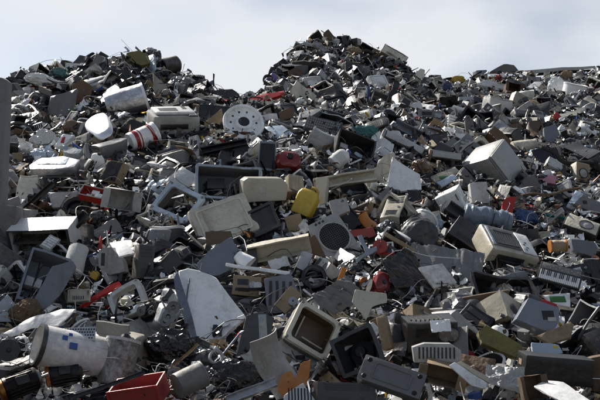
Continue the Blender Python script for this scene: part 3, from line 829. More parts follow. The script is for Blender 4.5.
def b_flatscreen(k, o):
    w, d, h = k.w, k.d, k.h
    bm = B(); ring(bm, w, h, .03 * h, w * .88, h * .84, .01 * h, -d / 2, d * .1, 2); k.part('bezel', bm, mat(o.get('col', 'black'), 'gloss'), tint=1)
    bm = B(); cube(bm, (0, -d * .25, 0), (w * .879, d * .1, h * .839)); k.part('screen', bm, mat('glass', 'gloss'))
    bm = B(); loft(bm, [(d * .101, w * .98, h * .97, .03 * h), (d / 2, w * .7, h * .7, .05 * h)]); k.part('back_cover', bm, mat(o.get('c2', 'dark_grey')), tint=1)
    bm = B(); cube(bm, (0, d * .1, -h * .56), (w * .16, d * .4, h * .14)); cube(bm, (0, d * .1, -h * .64), (w * .45, d * 1.2, h * .03), .004); k.part('stand', bm, mat('dark_grey'))

def b_drive(k, o):
    w, d, h = k.w, k.d, k.h
    bm = B(); cube(bm, (0, 0, 0), (w, d, h), .006); k.part('casing', bm, mat(o.get('col', 'steel'), 'brushed'), tint=1)
    bm = B(); cube(bm, (0, -d / 2 - .01, 0), (w * 1.02, .018, h * 1.02), .004); f = k.part('fascia', bm, mat(o.get('c2', 'beige')), tint=2)
    bm = B(); cube(bm, (0, -d / 2 - .02, h * .1), (w * .8, .006, h * .25)); k.part('disc_tray', bm, mat('dark_grey'), f)
    bm = B(); cube(bm, (0, 0, h / 2 + .002), (w * .5, d * .4, .004)); k.part('sticker', bm, mat('white', 'card'))

def b_chairshell(k, o):
    w, d, h = k.w, k.d, k.h
    bm = B()
    grid_sheet(bm, w, h, 10, 12, .03 * k.m, lambda x, z: d * (3.0 * (x / w) ** 2 - 1.3 * abs(z / h) ** 1.5 - .3) + .05 * k.m * math.sin(5 * z / h))
    k.part(k.name, bm, mat(o.get('col', 'grey')), tint=1, ang=70)

def b_gear(k, o):
    r, d = k.w / 2, k.d
    bm = B(); lathe(bm, [(-d / 2, r * .9), (-d / 2, r), (d / 2, r), (d / 2, r * .86), (0, r * .8), (0, r * .3), (-d * .6, r * .25)], 'y', 7); k.part('dish', bm, mat(o.get('col', 'grey'), o.get('fin', 'plastic')), tint=1)
    bm = B(); lathe(bm, [(-d * .9, r * .12), (-d * .5, r * .22)], 'y', 5); k.part('hub', bm, mat(o.get('c2', 'black')))

def b_plate(k, o):
    """traced outline extruded into depth k.d; o['pts'] in metres round the centre"""
    pts = o['pts']
    if k.amp >= .025:                    # torn, uneven edges
        r = random.Random(k.seed); q = []
        for (x0, z0), (x1, z1) in zip(pts, pts[1:] + pts[:1]):
            q.append((x0, z0))
            for t in (.33, .67):
                j = k.m * .013
                if math.hypot(x1 - x0, z1 - z0) > .25 * k.m: q.append((x0 + (x1 - x0) * t + r.uniform(-j, j), z0 + (z1 - z0) * t + r.uniform(-j, j)))
        pts = q
    bm = B()
    y0, y1 = -k.d / 2, k.d / 2
    A = [bm.verts.new((x, y0, z)) for x, z in pts]
    Bq = [bm.verts.new((x, y1, z)) for x, z in pts]
    n = len(pts)
    f = bm.faces.new(A); bm.faces.new(Bq[::-1])
    for i in range(n): bm.faces.new((A[i], Bq[i], Bq[(i + 1) % n], A[(i + 1) % n]))
    if o.get('bev', 1):
        bmesh.ops.bevel(bm, geom=bm.edges[:], offset=min(.012 * k.m, k.d * .3), segments=2, affect='EDGES', profile=.5)
    if o.get('rim'):
        bmesh.ops.recalc_face_normals(bm, faces=bm.faces[:])
        big = max(bm.faces, key=lambda q: q.calc_area() - 1e3 * (q.normal.y > 0))
        bmesh.ops.inset_region(bm, faces=[big], thickness=.05 * k.m, depth=-.02 * k.m if o['rim'] > 0 else .02 * k.m)
    ng = [q for q in bm.faces if len(q.verts) > 4]
    bmesh.ops.triangulate(bm, faces=ng)
    if k.amp > 0:
        for _ in range(2):
            es = [e for e in bm.edges if e.calc_length() > .16 * k.m]
            if es: bmesh.ops.subdivide_edges(bm, edges=es, cuts=1)
            bmesh.ops.triangulate(bm, faces=[q for q in bm.faces if len(q.verts) > 4])
    k.part(k.name if k.single else o.get('pname', 'casing'), bm, mat(o.get('col', 'white'), o.get('fin', 'paint')), tint=1, sub=False)
    for ex in o.get('extra', ()):       # (part name, colour, finish, x, z, w, h, proud depth) fractions of w and h
        nm, c, fi, x, z, ww, hh, pd = ex
        bm = B(); cube(bm, (x * k.w, y0 - pd * k.m / 2 + .002, z * k.h), (ww * k.w, pd * k.m, hh * k.h), .004); k.part(nm, bm, mat(c, fi))
    for ex in o.get('prt', ()):        # rows of small illegible print
        x, z, ww, n_, s, c = ex
        bm = B(); r = random.Random(3)
        xx = x * k.w - ww * k.w / 2
        while xx < x * k.w + ww * k.w / 2:
            l = s * k.m * r.uniform(.5, 1.6)
            cube(bm, (xx + l / 2, y0 - .004 * k.m, z * k.h), (l, .004 * k.m, s * k.m)); xx += l + s * k.m * .5
        k.part('print', bm, mat(c, 'card'))
    if o.get('letter'):
        bm = B(); x, z, s = o['letter']; x *= k.w; z *= k.h; s *= k.m
        cube(bm, (x - .3 * s, y0 - .004, z), (.2 * s, .006, s))
        for q in (-.4, 0, .4): cube(bm, (x + .05 * s, y0 - .004, z + q * s), (.5 * s, .006, .2 * s))
        k.part('lettering', bm, mat('white', 'card'))
    if o.get('stripes'):
        bm = B(); n_ = o['stripes']
        for i in range(n_): cube(bm, (k.w * ((i + .5) / n_ - .5) * .8, y0 - .004 * k.m, 0), (k.w * .35 / n_, .012 * k.m, k.h * .6))
        k.part('vent', bm, mat('black'))
    if o.get('holes'):
        bm = B()
        for i in range(12):
            for j in range(4): cube(bm, (k.w * (-.42 + .075 * i + .03 * (j % 2)), y0 - .003 * k.m, k.h * (-.3 + .2 * j)), (k.w * .04, .008 * k.m, k.h * .1))
        k.part('perforation', bm, mat('black'))

def b_toner(k, o):
    w, d, h = k.w, k.d, k.h                 # long axis = z
    bm = B(); loft(bm, [(-h * .42, w, d, .45 * w), (h * .44, w, d, .45 * w)], ax='z', k=5); k.part('barrel', bm, mat(o.get('col', 'black'), 'gloss'), tint=1)
    bm = B(); loft(bm, [(-h * .5, w * .8, d * .8, .4 * w), (-h * .48, w * 1.12, d * 1.12, .5 * w), (-h * .421, w * 1.12, d * 1.12, .5 * w)], ax='z', k=5); k.part('end_cap', bm, mat(o.get('c2', 'tan'), 'wood'))
    bm = B(); cube(bm, (0, -d / 2 - .01 * h, 0), (w * .5, .02 * h, h * .8), .004); k.part('seal_strip', bm, mat(o.get('c3', 'pale_grey')))

def b_pillar(k, o):
    w, d, h = k.w, k.d, k.h
    bm = B(); loft(bm, [(-h * .316, w * .8, d * .85, .012 * h, -.1 * w, 0), (h * .485, w * .8, d * .85, .012 * h, -.1 * w, 0), (h * .5, w * .77, d * .8, .03 * h, -.12 * w, 0)], ax='z'); k.part('shaft', bm, mat('grey', 'card'))
    bm = B(); cube(bm, (0, 0, -h * .409), (w, d, h * .184), .02 * w); k.part('plinth', bm, mat('grey', 'card'))

def b_laser(k, o):
    w, d, h = k.w, k.d, k.h
    c = mat('beige')
    bm = B(); loft(bm, [(-h / 2, w * .94, d * .96, .03 * d), (-h * .4, w, d, .05 * d), (h * .42, w, d, .05 * d), (h * .5, w * .97, d * .95, .06 * d)], ax='z'); k.part('casing', bm, c)
    bm = B(); cube(bm, (-.14 * w, .06 * d, h * .512), (w * .58, d * .72, .05 * h)); t = k.part('output_bin', bm, mat('grey'))
    bm = B()
    for i in range(9): cube(bm, (w * (-.36 + .055 * i), .02 * d, h * .545), (w * .02, d * .5, h * .02))
    cube(bm, (-.1 * w, .3 * d, h * .55), (w * .4, d * .05, h * .03)); cube(bm, (-.1 * w, -.22 * d, h * .55), (w * .46, d * .04, h * .04))
    k.part('bin_ribs', bm, mat('dark_grey'), t)
    bm = B(); cube(bm, (-.41 * w, .04 * d, h * .54), (w * .06, d * .7, h * .05), .004); k.part('hinge_strip', bm, mat('pale_blue'), t)
    bm = B(); cube(bm, (.33 * w, .02 * d, h * .52), (w * .28, d * .8, .06 * h), .01); p = k.part('control_panel', bm, mat('white'))
    bm = B()
    for i in range(4):
        cube(bm, (w * (.27 + .05 * (i % 2)), d * (-.25 + .1 * i), h * .555), (w * .04, d * .05, h * .02))
    k.part('button', bm, mat('dark_grey'), p)
    bm = B(); cube(bm, (-.08 * w, -d / 2 - .004 * d, h * .08), (w * .56, .03 * d, h * .44), .006); k.part('cartridge_opening', bm, mat('black'))
    bm = B(); cube(bm, (-.08 * w, -d / 2 - .012 * d, h * .02), (w * .4, .03 * d, h * .1), .004); k.part('roller', bm, mat('dark_grey'))
    bm = B(); cube(bm, (0, -d / 2 - .05 * d, -h * .34), (w * .9, .12 * d, h * .24), .012); f = k.part('paper_tray', bm, mat('beige'))
    bm = B(); cube(bm, (.36 * w, -d / 2 - .01 * d, h * .14), (w * .1, .03 * d, h * .1)); k.part('switch', bm, mat('dark_grey'))

def b_rolled(k, o):
    w, d, h = k.w, k.d, k.h
    n = 9
    secs = []
    for i in range(n * 4 + 1):
        t = i / (n * 4) - .5; f = 1 + .13 * abs(math.sin(i * math.pi / 4)) + .05 * math.sin(i * 1.7)
        secs.append((t * w, d * f * .85, h * f * .85, .5 * h, d * .04 * math.sin(i * .9), h * .05 * math.sin(i * .5)))
    bm = B(); loft(bm, secs, ax='x', k=6)
    k.part('quilted_mat', bm, mat(o.get('col', 'pale_blue'), 'film'), tint=1, ang=70, sub=False)
    bm = B(); ring(bm, d * .6, h * .6, .3 * h, d * .4, h * .4, .2 * h, -w * .505, -w * .501, 5, 'x'); k.part('inner_core', bm, mat('grey', 'card'))
    bm = B(); tube(bm, [(w * .1, d * .5 * math.cos(a), h * .5 * math.sin(a)) for a in np.linspace(0, 2 * math.pi, 22)], .02 * h, 5); k.part('binding_strap', bm, mat('dark_grey', 'rubber'))

BUILD = {n[2:]: f for n, f in list(globals().items()) if n.startswith('b_') and callable(f)}
# ------------------------------------------------------------------ the heap: distance of its surface along every azimuth
CA, SA = math.cos(PITCH), math.sin(PITCH)

def pt(u, v, dep):
    """world point seen at photo pixel (u, v) at distance dep along the view axis: used to lay out the heap"""
    x, y, z = (u - 300) / FOC * dep, dep, (200 - v) / FOC * dep
    return Vector((x, y * CA - z * SA, CAMZ + y * SA + z * CA))

LOW = [(200, 8.3), (250, 7.0), (300, 6.0), (350, 5.2), (400, 4.5), (470, 3.7), (560, 2.9)]
DT = [(-240, [(64, 15), (78, 13), (120, 10.9), (160, 9.5)] + LOW),
      (0, [(64, 15), (78, 13), (120, 10.9), (160, 9.5)] + LOW),
      (110, [(50, 13.8), (80, 12.3), (100, 11.4), (125, 10.4), (150, 9.5), (200, 8.1)] + LOW[1:]),
      (200, [(75, 15.5), (92, 13), (105, 11.6), (125, 10.3), (150, 9.4), (200, 8.1)] + LOW[1:]),
      (245, [(88, 16), (100, 12.8), (110, 11.3), (125, 10.3), (150, 9.4), (200, 8.1)] + LOW[1:]),
      (290, [(40, 22), (60, 20), (80, 17.5), (95, 15), (108, 12.4), (120, 10.8), (150, 9.4), (200, 8.1)] + LOW[1:]),
      (330, [(25, 23), (50, 21), (80, 18), (100, 15), (115, 12.4), (128, 10.7), (150, 9.6), (200, 8.2)] + LOW[1:]),
      (400, [(48, 23), (75, 20.5), (100, 16.5), (120, 13), (138, 10.9), (160, 9.6), (200, 8.3)] + LOW[1:]),
      (450, [(68, 24), (85, 21), (105, 17), (125, 13.5), (145, 11.2), (170, 9.7), (200, 8.5), (250, 7.2)] + LOW[2:]),
      (520, [(64, 24), (80, 21), (100, 17), (120, 14), (145, 11.8), (170, 10.2), (200, 8.9), (250, 7.4)] + LOW[2:]),
      (600, [(62, 24), (80, 21), (100, 17), (120, 14.2), (150, 11.8), (180, 10.1), (210, 8.8), (250, 7.5)] + LOW[2:]),
      (840, [(62, 24), (80, 21), (100, 17), (120, 14.2), (150, 11.8), (180, 10.1), (210, 8.8), (250, 7.5)] + LOW[2:])]
TOP = [(-240, 84), (-20, 84), (12, 79), (30, 69), (50, 66), (80, 61), (105, 56), (125, 51), (150, 50), (165, 59), (185, 70), (200, 79), (215, 87), (235, 93), (245, 97),
       (258, 93), (268, 81), (275, 69), (288, 54), (300, 43), (315, 34), (328, 30), (338, 34), (350, 38), (360, 42), (370, 45), (380, 48), (395, 53), (403, 58),
       (410, 67), (430, 74), (440, 79), (460, 77), (480, 74), (505, 71), (520, 73), (545, 75), (570, 73), (600, 70), (840, 74)]

def lerp_tab(tab, x):
    if x <= tab[0][0]: return tab[0][1]
    for (a, p), (b, q) in zip(tab, tab[1:]):
        if x <= b: return p + (q - p) * (x - a) / (b - a)
    return tab[-1][1]

def top(u): return lerp_tab(TOP, u)

def dist(u, v):
    if u <= DT[0][0]: return lerp_tab(DT[0][1], v)
    for (a, p), (b, q) in zip(DT, DT[1:]):
        if u <= b:
            t = (u - a) / (b - a); t = t * t * (3 - 2 * t)
            return lerp_tab(p, v) * (1 - t) + lerp_tab(q, v) * t
    return lerp_tab(DT[-1][1], v)

def surf(u, v):
    d = dist(u, v)
    n = noise.noise(Vector((u * .035, v * .05, 3.3))) * .022 + noise.noise(Vector((u * .011, v * .02, 7.3))) * .03
    return pt(u, v, d * (1 + n))

def normal(u, v):
    a = surf(u + 4, v) - surf(u - 4, v); b = surf(u, v - 4) - surf(u, v + 4)
    return a.cross(b).normalized()

# heap body and ground
bm = B()
us = list(range(-240, 845, 10))
rows = []
NV = 64
for i in range(NV + 1):
    t = i / NV
    row = []
    for u in us:
        tv = top(u) + 4
        row.append(bm.verts.new(surf(u, tv + (560 - tv) * t ** 1.35)))
    rows.append(row)
back = []
for st in range(1, 7):
    row = []
    for j, u in enumerate(us):
        p = rows[0][j].co
        hd = Vector((p.x, p.y, 0)).normalized()
        q = p + hd * st * 2.4
        q.z = p.z * max(0, 1 - (st / 6) ** 1.3) - .3 * (st == 6)
        row.append(bm.verts.new(q))
    back.append(row)
front = []
for j, u in enumerate(us):
    p = rows[-1][j].co
    front.append(bm.verts.new(Vector((p.x * .8, p.y - 1.1, -.25))))
allr = back[::-1] + rows + [front]
for A, Bq in zip(allr, allr[1:]):
    for j in range(len(us) - 1): bm.faces.new((A[j], Bq[j], Bq[j + 1], A[j + 1]))
bmesh.ops.recalc_face_normals(bm, faces=bm.faces[:])
me = bpy.data.meshes.new('terrain'); bm.to_mesh(me); bm.free()
me.polygons.foreach_set('use_smooth', [True] * len(me.polygons))
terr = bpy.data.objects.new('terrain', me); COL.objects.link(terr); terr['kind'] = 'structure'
terr['label'] = 'dark packed scrap fines forming the body of the heap'; terr['category'] = 'terrain'

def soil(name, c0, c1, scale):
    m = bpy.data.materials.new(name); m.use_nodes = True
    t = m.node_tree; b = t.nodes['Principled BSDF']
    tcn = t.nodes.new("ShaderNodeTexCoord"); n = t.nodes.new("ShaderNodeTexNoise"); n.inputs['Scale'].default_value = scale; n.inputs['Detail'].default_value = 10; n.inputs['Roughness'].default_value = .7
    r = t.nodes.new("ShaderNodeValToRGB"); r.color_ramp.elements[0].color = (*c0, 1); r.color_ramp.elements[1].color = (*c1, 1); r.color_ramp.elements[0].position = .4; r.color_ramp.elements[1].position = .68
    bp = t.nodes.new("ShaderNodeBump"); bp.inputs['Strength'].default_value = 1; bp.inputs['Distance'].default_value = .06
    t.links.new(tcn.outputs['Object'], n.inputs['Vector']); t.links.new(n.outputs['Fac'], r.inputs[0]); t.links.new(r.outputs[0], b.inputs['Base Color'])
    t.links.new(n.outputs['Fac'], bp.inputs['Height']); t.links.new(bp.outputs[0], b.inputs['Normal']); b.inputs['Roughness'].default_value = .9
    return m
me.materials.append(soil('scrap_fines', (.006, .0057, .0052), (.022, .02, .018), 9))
bm = B()
v = [bm.verts.new(p) for p in ((-2500, -2500, 0), (2500, -2500, 0), (2500, 2500, 0), (-2500, 2500, 0))]
bm.faces.new(v)
me = bpy.data.meshes.new('ground'); bm.to_mesh(me); bm.free(); me.materials.append(soil('yard_ground', (.07, .065, .06), (.14, .13, .12), 1.5))
g = bpy.data.objects.new('ground', me); COL.objects.link(g); g['kind'] = 'structure'; g['label'] = 'bare grey scrapyard ground under the heap'; g['category'] = 'ground'

# ------------------------------------------------------------------ placing
THINGS = []          # dicts: root, u, v, r(px), hero, label, lm, desc, kind

def rot(yaw, tilt, roll):
    return Matrix.Rotation(rad(yaw), 3, 'Z') @ Matrix.Rotation(rad(-tilt), 3, 'X') @ Matrix.Rotation(rad(roll), 3, 'Y')

def put(root, center, R3, h, s=1.0):
    loc = center - R3 @ Vector((0, 0, h / 2 * s))
    root.matrix_world = Matrix.Translation(loc) @ R3.to_4x4() @ Matrix.Scale(s, 4)

SEED = [100]
SINGLE = {'pipe', 'bar', 'cable', 'plank', 'sheet', 'blob', 'chairshell'}

def H(kind, name, cat, u, v, w, h, d, yaw, tilt, roll, text, lift=.15, amp=.03, group=None, **o):
    dep = (surf(u, v) - Vector((0, 0, CAMZ))).dot(Vector((0, CA, SA))) - lift
    s = dep / FOC
    SEED[0] += 1
    if kind == 'plate':
        ct, cy = math.cos(rad(tilt)), math.cos(rad(yaw))
        P = o['pts']
        us_, vs_ = [p[0] for p in P], [p[1] for p in P]
        u, v = (min(us_) + max(us_)) / 2, (min(vs_) + max(vs_)) / 2
        w, h = (max(us_) - min(us_)), (max(vs_) - min(vs_))
        o['pts'] = [((p[0] - u) * s / cy, -(p[1] - v) * s / ct) for p in P]
        k = Kit(name, w * s / cy, d * s, h * s / ct, SEED[0], amp, single=not any(o.get(q) for q in ('extra', 'prt', 'letter', 'stripes', 'holes')))
    else:
        k = Kit(name, w * s, d * s, h * s, SEED[0], amp, single=kind in SINGLE)
    k.o = o
    BUILD[kind](k, o)
    put(k.root, pt(u, v, dep), rot(yaw, tilt, roll), k.h)
    lm, _, rest = text.partition('|')
    k.root['label'] = (lm + ' ' + rest).strip(); k.root['category'] = cat
    if group: k.root['group'] = group
    THINGS.append(dict(root=k.root, objs=k.objs, u=u, v=v, w=w, h=h, hero=True, lm=lm, kind=kind, tilt=tilt, dep=dep))
    return k

def HP(name, cat, pts, d, yaw, tilt, text, lift=.15, amp=.03, **o):
    us_, vs_ = [p[0] for p in pts], [p[1] for p in pts]
    return H('plate', name, cat, (min(us_) + max(us_)) / 2, (min(vs_) + max(vs_)) / 2, 0, 0, d, yaw, tilt, 0, text, lift, amp, pts=pts, **o)
# ------------------------------------------------------------------ things one can pick out in the photograph
# left edge and upper left slope
H('pillar', 'concrete_pillar', 'pillar', -16, 157, 76, 158, 22, 0, 0, 0, 'grey concrete pillar|standing on a wider plinth at the edge of the heap', lift=2.7, amp=0)
HP('steel_plate', 'metal sheet', [(47, 96), (74, 88), (75, 118), (62, 131), (47, 122)], 4, -15, 20, 'dull grey steel plate|leaning on the slope between two hanging wires', col='grey', fin='paint')
H('rack', 'picture_rack', 'frame', 121, 62, 17, 12, 2, 0, 10, -8, 'thin dark rectangular outline|standing against the sky on the ridge', lift=0, nw=2, col='dark_grey', fin='paint', amp=.01)
HP('dented_casing', 'casing', [(127, 56), (137, 52), (147, 55), (149, 64), (140, 68), (128, 63)], 9, 20, 10, 'brown dented casing|topmost on the ridge', col='olive', fin='paint', amp=.04)
HP('bent_cover', 'cover', [(143, 54), (150, 53), (158, 70), (154, 80), (147, 70)], 3, -30, 25, 'pale bent metal cover|propped against the brown casing', col='pale_blue', fin='brushed')
H('barrel', 'crushed_drum', 'drum', 169, 66, 17, 18, 17, 20, 40, 60, 'crushed steel drum|on the shoulder of the ridge, opening to the sky', col='grey', fin='brushed', amp=.06)
HP('grey_cover', 'cover', [(153, 72), (168, 90), (176, 106), (166, 112), (152, 104)], 5, 10, 15, 'large taupe casing side|standing behind the pale terminal', col='beige', fin='paint', extra=[('seam', 'dark_grey', 'plastic', 0, .2, .5, .02, .01)])
H('barrel', 'steel_tub', 'tub', 127, 103, 30, 40, 30, -15, 50, 62, 'polished steel washer tub|lying on its side behind the sun glint', col='silver', fin='metal', amp=.02, lift=.3)
HP('tin_sheeting', 'metal sheet', [(101, 92), (109, 80), (121, 94), (112, 113), (104, 108)], 2, -20, 40, 'bright folded tin sheet|beside the steel washer tub', col='silver', fin='metal')
HP('scrap_board', 'board', [(72, 84), (82, 78), (92, 86), (88, 104), (75, 118)], 3, 15, 15, 'brown torn fibre board|hanging below the ridge', col='brown', fin='card')
H('blob', 'cloth_bundle', 'cloth', 60, 74, 17, 9, 10, 0, 0, 10, 'teal crumpled cloth|near the top of the ridge', col='teal', fin='cloth')
H('blob', 'plastic_wrap', 'film', 42, 80, 26, 9, 10, 0, 0, 8, 'white torn plastic wrap|draped near the top of the ridge', col='white', crumple=.3)
H('wheel', 'hub_ring', 'wheel', 139, 82, 9, 9, 5, -10, 10, 0, 'small black wheel|on grey hub high on the ridge', lift=.3)
H('printer', 'data_terminal', 'printer', 173, 122, 46, 26, 36, 24, -24, -6, 'pale grey printer with open top|tilted on the slope below the ridge', col='pale_grey', c2='black', c3='white', hatch=1, lift=.35, amp=.01)
H('drum', 'washer_drum', 'washing drum', 243, 125, 42, 36, 14, 12, 22, 0, 'white round washing machine tub|with dark hub, standing on the crest', lift=.35, amp=.01)
H('barrel', 'paint_bucket', 'bucket', 142, 138, 23, 30, 23, 20, 30, 62, 'white bucket with red stripes|lying on its side', col='white', bands='red', taper=(.85, 1), lift=.35, handle=1)
HP('flat_scanner', 'scanner', [(32, 170), (38, 161), (60, 158), (79, 163), (77, 172), (58, 175), (35, 175)], 9, 0, 56, 'silver flat scanner|with bright top lying among papers', col='silver', fin='brushed', lift=.4, extra=[('lid_panel', 'pale_blue', 'brushed', -.05, .1, .6, .5, .012)], amp=.008)
HP('small_device', 'device', [(57, 148), (62, 135), (74, 136), (66, 147), (62, 149)], 6, 0, 35, 'white gadget with red mark|standing on the scanner', col='white', extra=[('badge', 'red', 'gloss', -.1, 0, .2, .5, .03)], lift=.4)
HP('plastic_shell', 'shell', [(61, 146), (83, 152), (80, 158), (66, 156)], 6, 0, 40, 'pale lilac plastic shell|lying over the scanner', col='pale_blue', lift=.45)
H('blob', 'blue_bag', 'bag', 44, 156, 20, 12, 12, 0, 0, 20, 'pale blue plastic bag|behind the scanner', col='pale_blue', lift=.15)
H('blob', 'clear_bag', 'bag', 44, 143, 20, 18, 10, 0, 0, -20, 'clear crumpled bag|hanging above the blue bag', col='pale_grey', crumple=.35, lift=.15)
HP('wood_block', 'wood', [(13, 154), (22, 153), (22, 168), (14, 168)], 8, 15, 5, 'small tan wooden block|near the concrete pillar', col='tan', fin='wood')
H('speaker', 'black_loudspeaker', 'speaker', 114, 174, 20, 24, 12, -18, 20, 10, 'black loudspeaker with tan edge|leaning below the sun glint', col='tan', c2='black', c4='dark_grey', cones=((.1, 0, .2),), lift=.3)
H('tray', 'red_tray', 'tray', 94, 195, 26, 14, 8, 10, 40, 16, 'red plastic tray with white sticker|lying face up', col='red', c2='pale_grey', c3='white', lift=.3)
H('carton', 'open_carton', 'carton', 119, 199, 28, 20, 16, 25, -10, 6, 'grey open carton|beside the red tray', col='pale_grey', lift=.35)
HP('switch_plate', 'plate', [(132, 187), (138, 187), (141, 202), (134, 203)], 3, 0, 25, 'small white switch plate|next to the open carton', col='white', extra=[('slot', 'dark_grey', 'plastic', 0, .2, .3, .1, .02)], lift=.3)
HP('pale_cover', 'cover', [(48, 193), (77, 191), (77, 208), (53, 209)], 3, 0, 25, 'plain pale grey cover|lying under the scanner', col='pale_grey', lift=.2)
H('bar', 'black_post', 'rail', 36, 199, 5, 46, 4, 0, 10, 42, 'long black metal post|slanting beside the plain cover', col='black', fin='paint', lift=.45)
H('bar', 'curved_strut', 'rail', 63, 176, 3, 34, 3, 0, 0, 88, 'dark horizontal rail|lying under the scanner front', col='dark_grey', fin='paint', lift=.45)
H('wheel', 'tyre_ring', 'tyre', 76, 209, 26, 22, 9, 0, 30, 0, 'dark half-buried tyre|between the plain cover and the open carton', col='black', c2='dark_grey', lift=.1)
H('chairshell', 'seat_shell', 'shell', 130, 206, 22, 26, 8, 40, 10, 20, 'grey curved plastic shell|leaning behind the switch plate', col='pale_grey', lift=.1)
# opened white appliance on the left
H('cabinet', 'open_appliance', 'appliance', 45, 237, 62, 30, 30, -4, -30, -2, 'opened appliance with sunlit white top|and wiring inside, beside the pillar', open=1, col='white', c2='dark_grey', lift=.35, amp=.008)
H('keyboard', 'small_keyboard', 'keyboard', 50, 243, 13, 17, 2, 0, 35, 30, 'small white keypad|standing inside the opened appliance', col='pale_grey', c2='white', lift=.8)
H('bar', 'black_beam', 'beam', 71, 228, 9, 40, 6, 0, 20, 42, 'broad black metal beam|leaning on the opened appliance', col='black', fin='paint', lift=.6)
H('tray', 'tower_housing', 'tower case', 42, 284, 38, 56, 26, 28, 24, 20, 'blue grey tower housing|lying open with torn innards, leaning back', col='blue_grey', c2='blue_grey', lift=.35)
HP('housing_flank', 'casing', [(52, 268), (70, 262), (74, 268), (58, 298), (44, 310), (34, 306)], 10, 20, 20, 'smooth blue grey casing flank|lying against the blue grey tower housing', col='blue_grey', lift=.6)
H('pipe', 'cardboard_roll', 'tube', 75, 262, 20, 34, 20, 10, 35, 8, 'thick grey paper roll|behind the blue grey tower housing', col='pale_grey', fin='card', lift=.25)
HP('torn_sheeting', 'panel', [(92, 234), (106, 221), (114, 218), (124, 232), (122, 240), (100, 240)], 3, 0, 30, 'dim grey torn cover|above the slotted plate', col='grey', lift=.2)
HP('slotted_plate', 'plate', [(107, 243), (121, 240), (137, 254), (123, 258)], 2, 0, 62, 'bright white slotted plate|catching full sun', col='white', extra=[('upper_slot', 'black', 'plastic', -.25, .38, .3, .08, .006), ('lower_slot', 'black', 'plastic', .2, -.36, .3, .08, .006)], lift=.5, amp=0)
HP('handled_shell', 'shell', [(100, 250), (112, 247), (124, 259), (128, 272), (112, 276), (101, 268)], 12, -10, 5, 'grey moulded shell with handle hole|under the slotted plate', col='pale_grey', extra=[('handle_hole', 'black', 'plastic', -.32, .05, .14, .45, .01)], lift=.4)
H('case', 'upright_case', 'computer case', 143, 262, 16, 34, 22, 25, 0, 2, 'worn grey computer tower|standing upright with a red cable', col='grey', c2='dark_grey', lift=.3)
H('lipped', 'ribbed_dish', 'tray', 79, 296, 22, 13, 6, 0, 15, -3, 'small cream ribbed tray|below the paper roll', col='cream', slots=1, lift=.35)
HP('red_rail', 'rail', [(80, 307), (110, 285), (118, 282), (121, 286), (95, 300), (84, 311)], 4, 0, 20, 'long red plastic rail|slanting behind the rounded white hoop', col='red', fin='gloss', lift=.25)
H('bezel', 'washer_hoop', 'door frame', 130, 302, 36, 33, 14, -18, 15, -30, 'rounded white appliance hoop|standing open beside the engine scrap', col='white', c2='pale_grey', bar=.13, lift=.4)
H('jerrycan', 'yellow_scrap', 'container', 95, 275, 8, 8, 6, 0, 0, 30, 'tiny yellow container|below the handled shell', col='yellow', lift=.2)
# lower left
H('barrel', 'boiler_tank', 'water tank', 74, 352, 40, 76, 40, 35, 22, -76, 'white cylindrical water tank|lying down with dark open end and blue stickers', col='white', c2='dark_grey', stickers=1, lift=.45, amp=.015)
HP('perforated_plate', 'grid', [(61, 329), (95, 327), (96, 341), (80, 338), (62, 336)], 2, 0, 25, 'pale perforated strip|resting on the water tank', col='silver', fin='metal', holes=1, lift=.75, amp=0)
HP('curved_sheet', 'metal sheet', [(8, 333), (24, 322), (58, 309), (72, 310), (60, 326), (34, 327), (16, 335)], 2, 0, 45, 'white curved sheet|with sunlit edge above the water tank', col='white', lift=.5)
HP('blue_box', 'box', [(0, 303), (7, 295), (15, 306), (15, 322), (0, 322)], 14, 20, 5, 'pale blue box|at the edge below the tower housing', col='pale_blue', lift=.4)
H('blob', 'rag_bundle', 'cloth', 26, 313, 26, 20, 16, 0, 0, 0, 'dirty brown rag bundle|under the tower housing', col='brown', fin='cloth', lift=.3, cf=3)
H('gear', 'black_disc', 'disc', 8, 351, 22, 22, 8, 25, 10, 0, 'round black disc|leaning beside the tank', col='black', lift=.5)
H('motor', 'electric_motor', 'motor', 22, 384, 24, 46, 24, 20, 20, 70, 'black electric motor with orange winding|lying low at the edge', col='black', c2='orange', lift=.5)
H('motor', 'pump_motor', 'motor', 66, 374, 22, 40, 22, 10, 20, 80, 'dark pump motor|half hidden under the water tank', col='dark_grey', lift=.35)
H('barrel', 'steel_bin', 'bin', 119, 362, 34, 46, 34, -8, 12, 8, 'brushed steel bin|standing upright beside the tank', col='steel', fin='brushed', lift=.35, amp=.008)
H('gear', 'round_dial', 'knob', 125, 340, 10, 8, 8, 0, -50, 0, 'black knob with pale cap|on the steel bin', col='black', c2='white', lift=.6)
H('tray', 'red_crate', 'crate', 139, 391, 52, 22, 30, -8, -22, -10, 'red plastic crate|at the bottom, holding a grey sheet', col='crimson', c2='crimson', c3='grey', skip='U', lift=.45, amp=.01)
H('bar', 'black_rod', 'rod', 107, 386, 4, 78, 4, 0, 10, 72, 'long dark rod|lying in front of the steel bin', col='dark_grey', fin='metal', lift=.7)
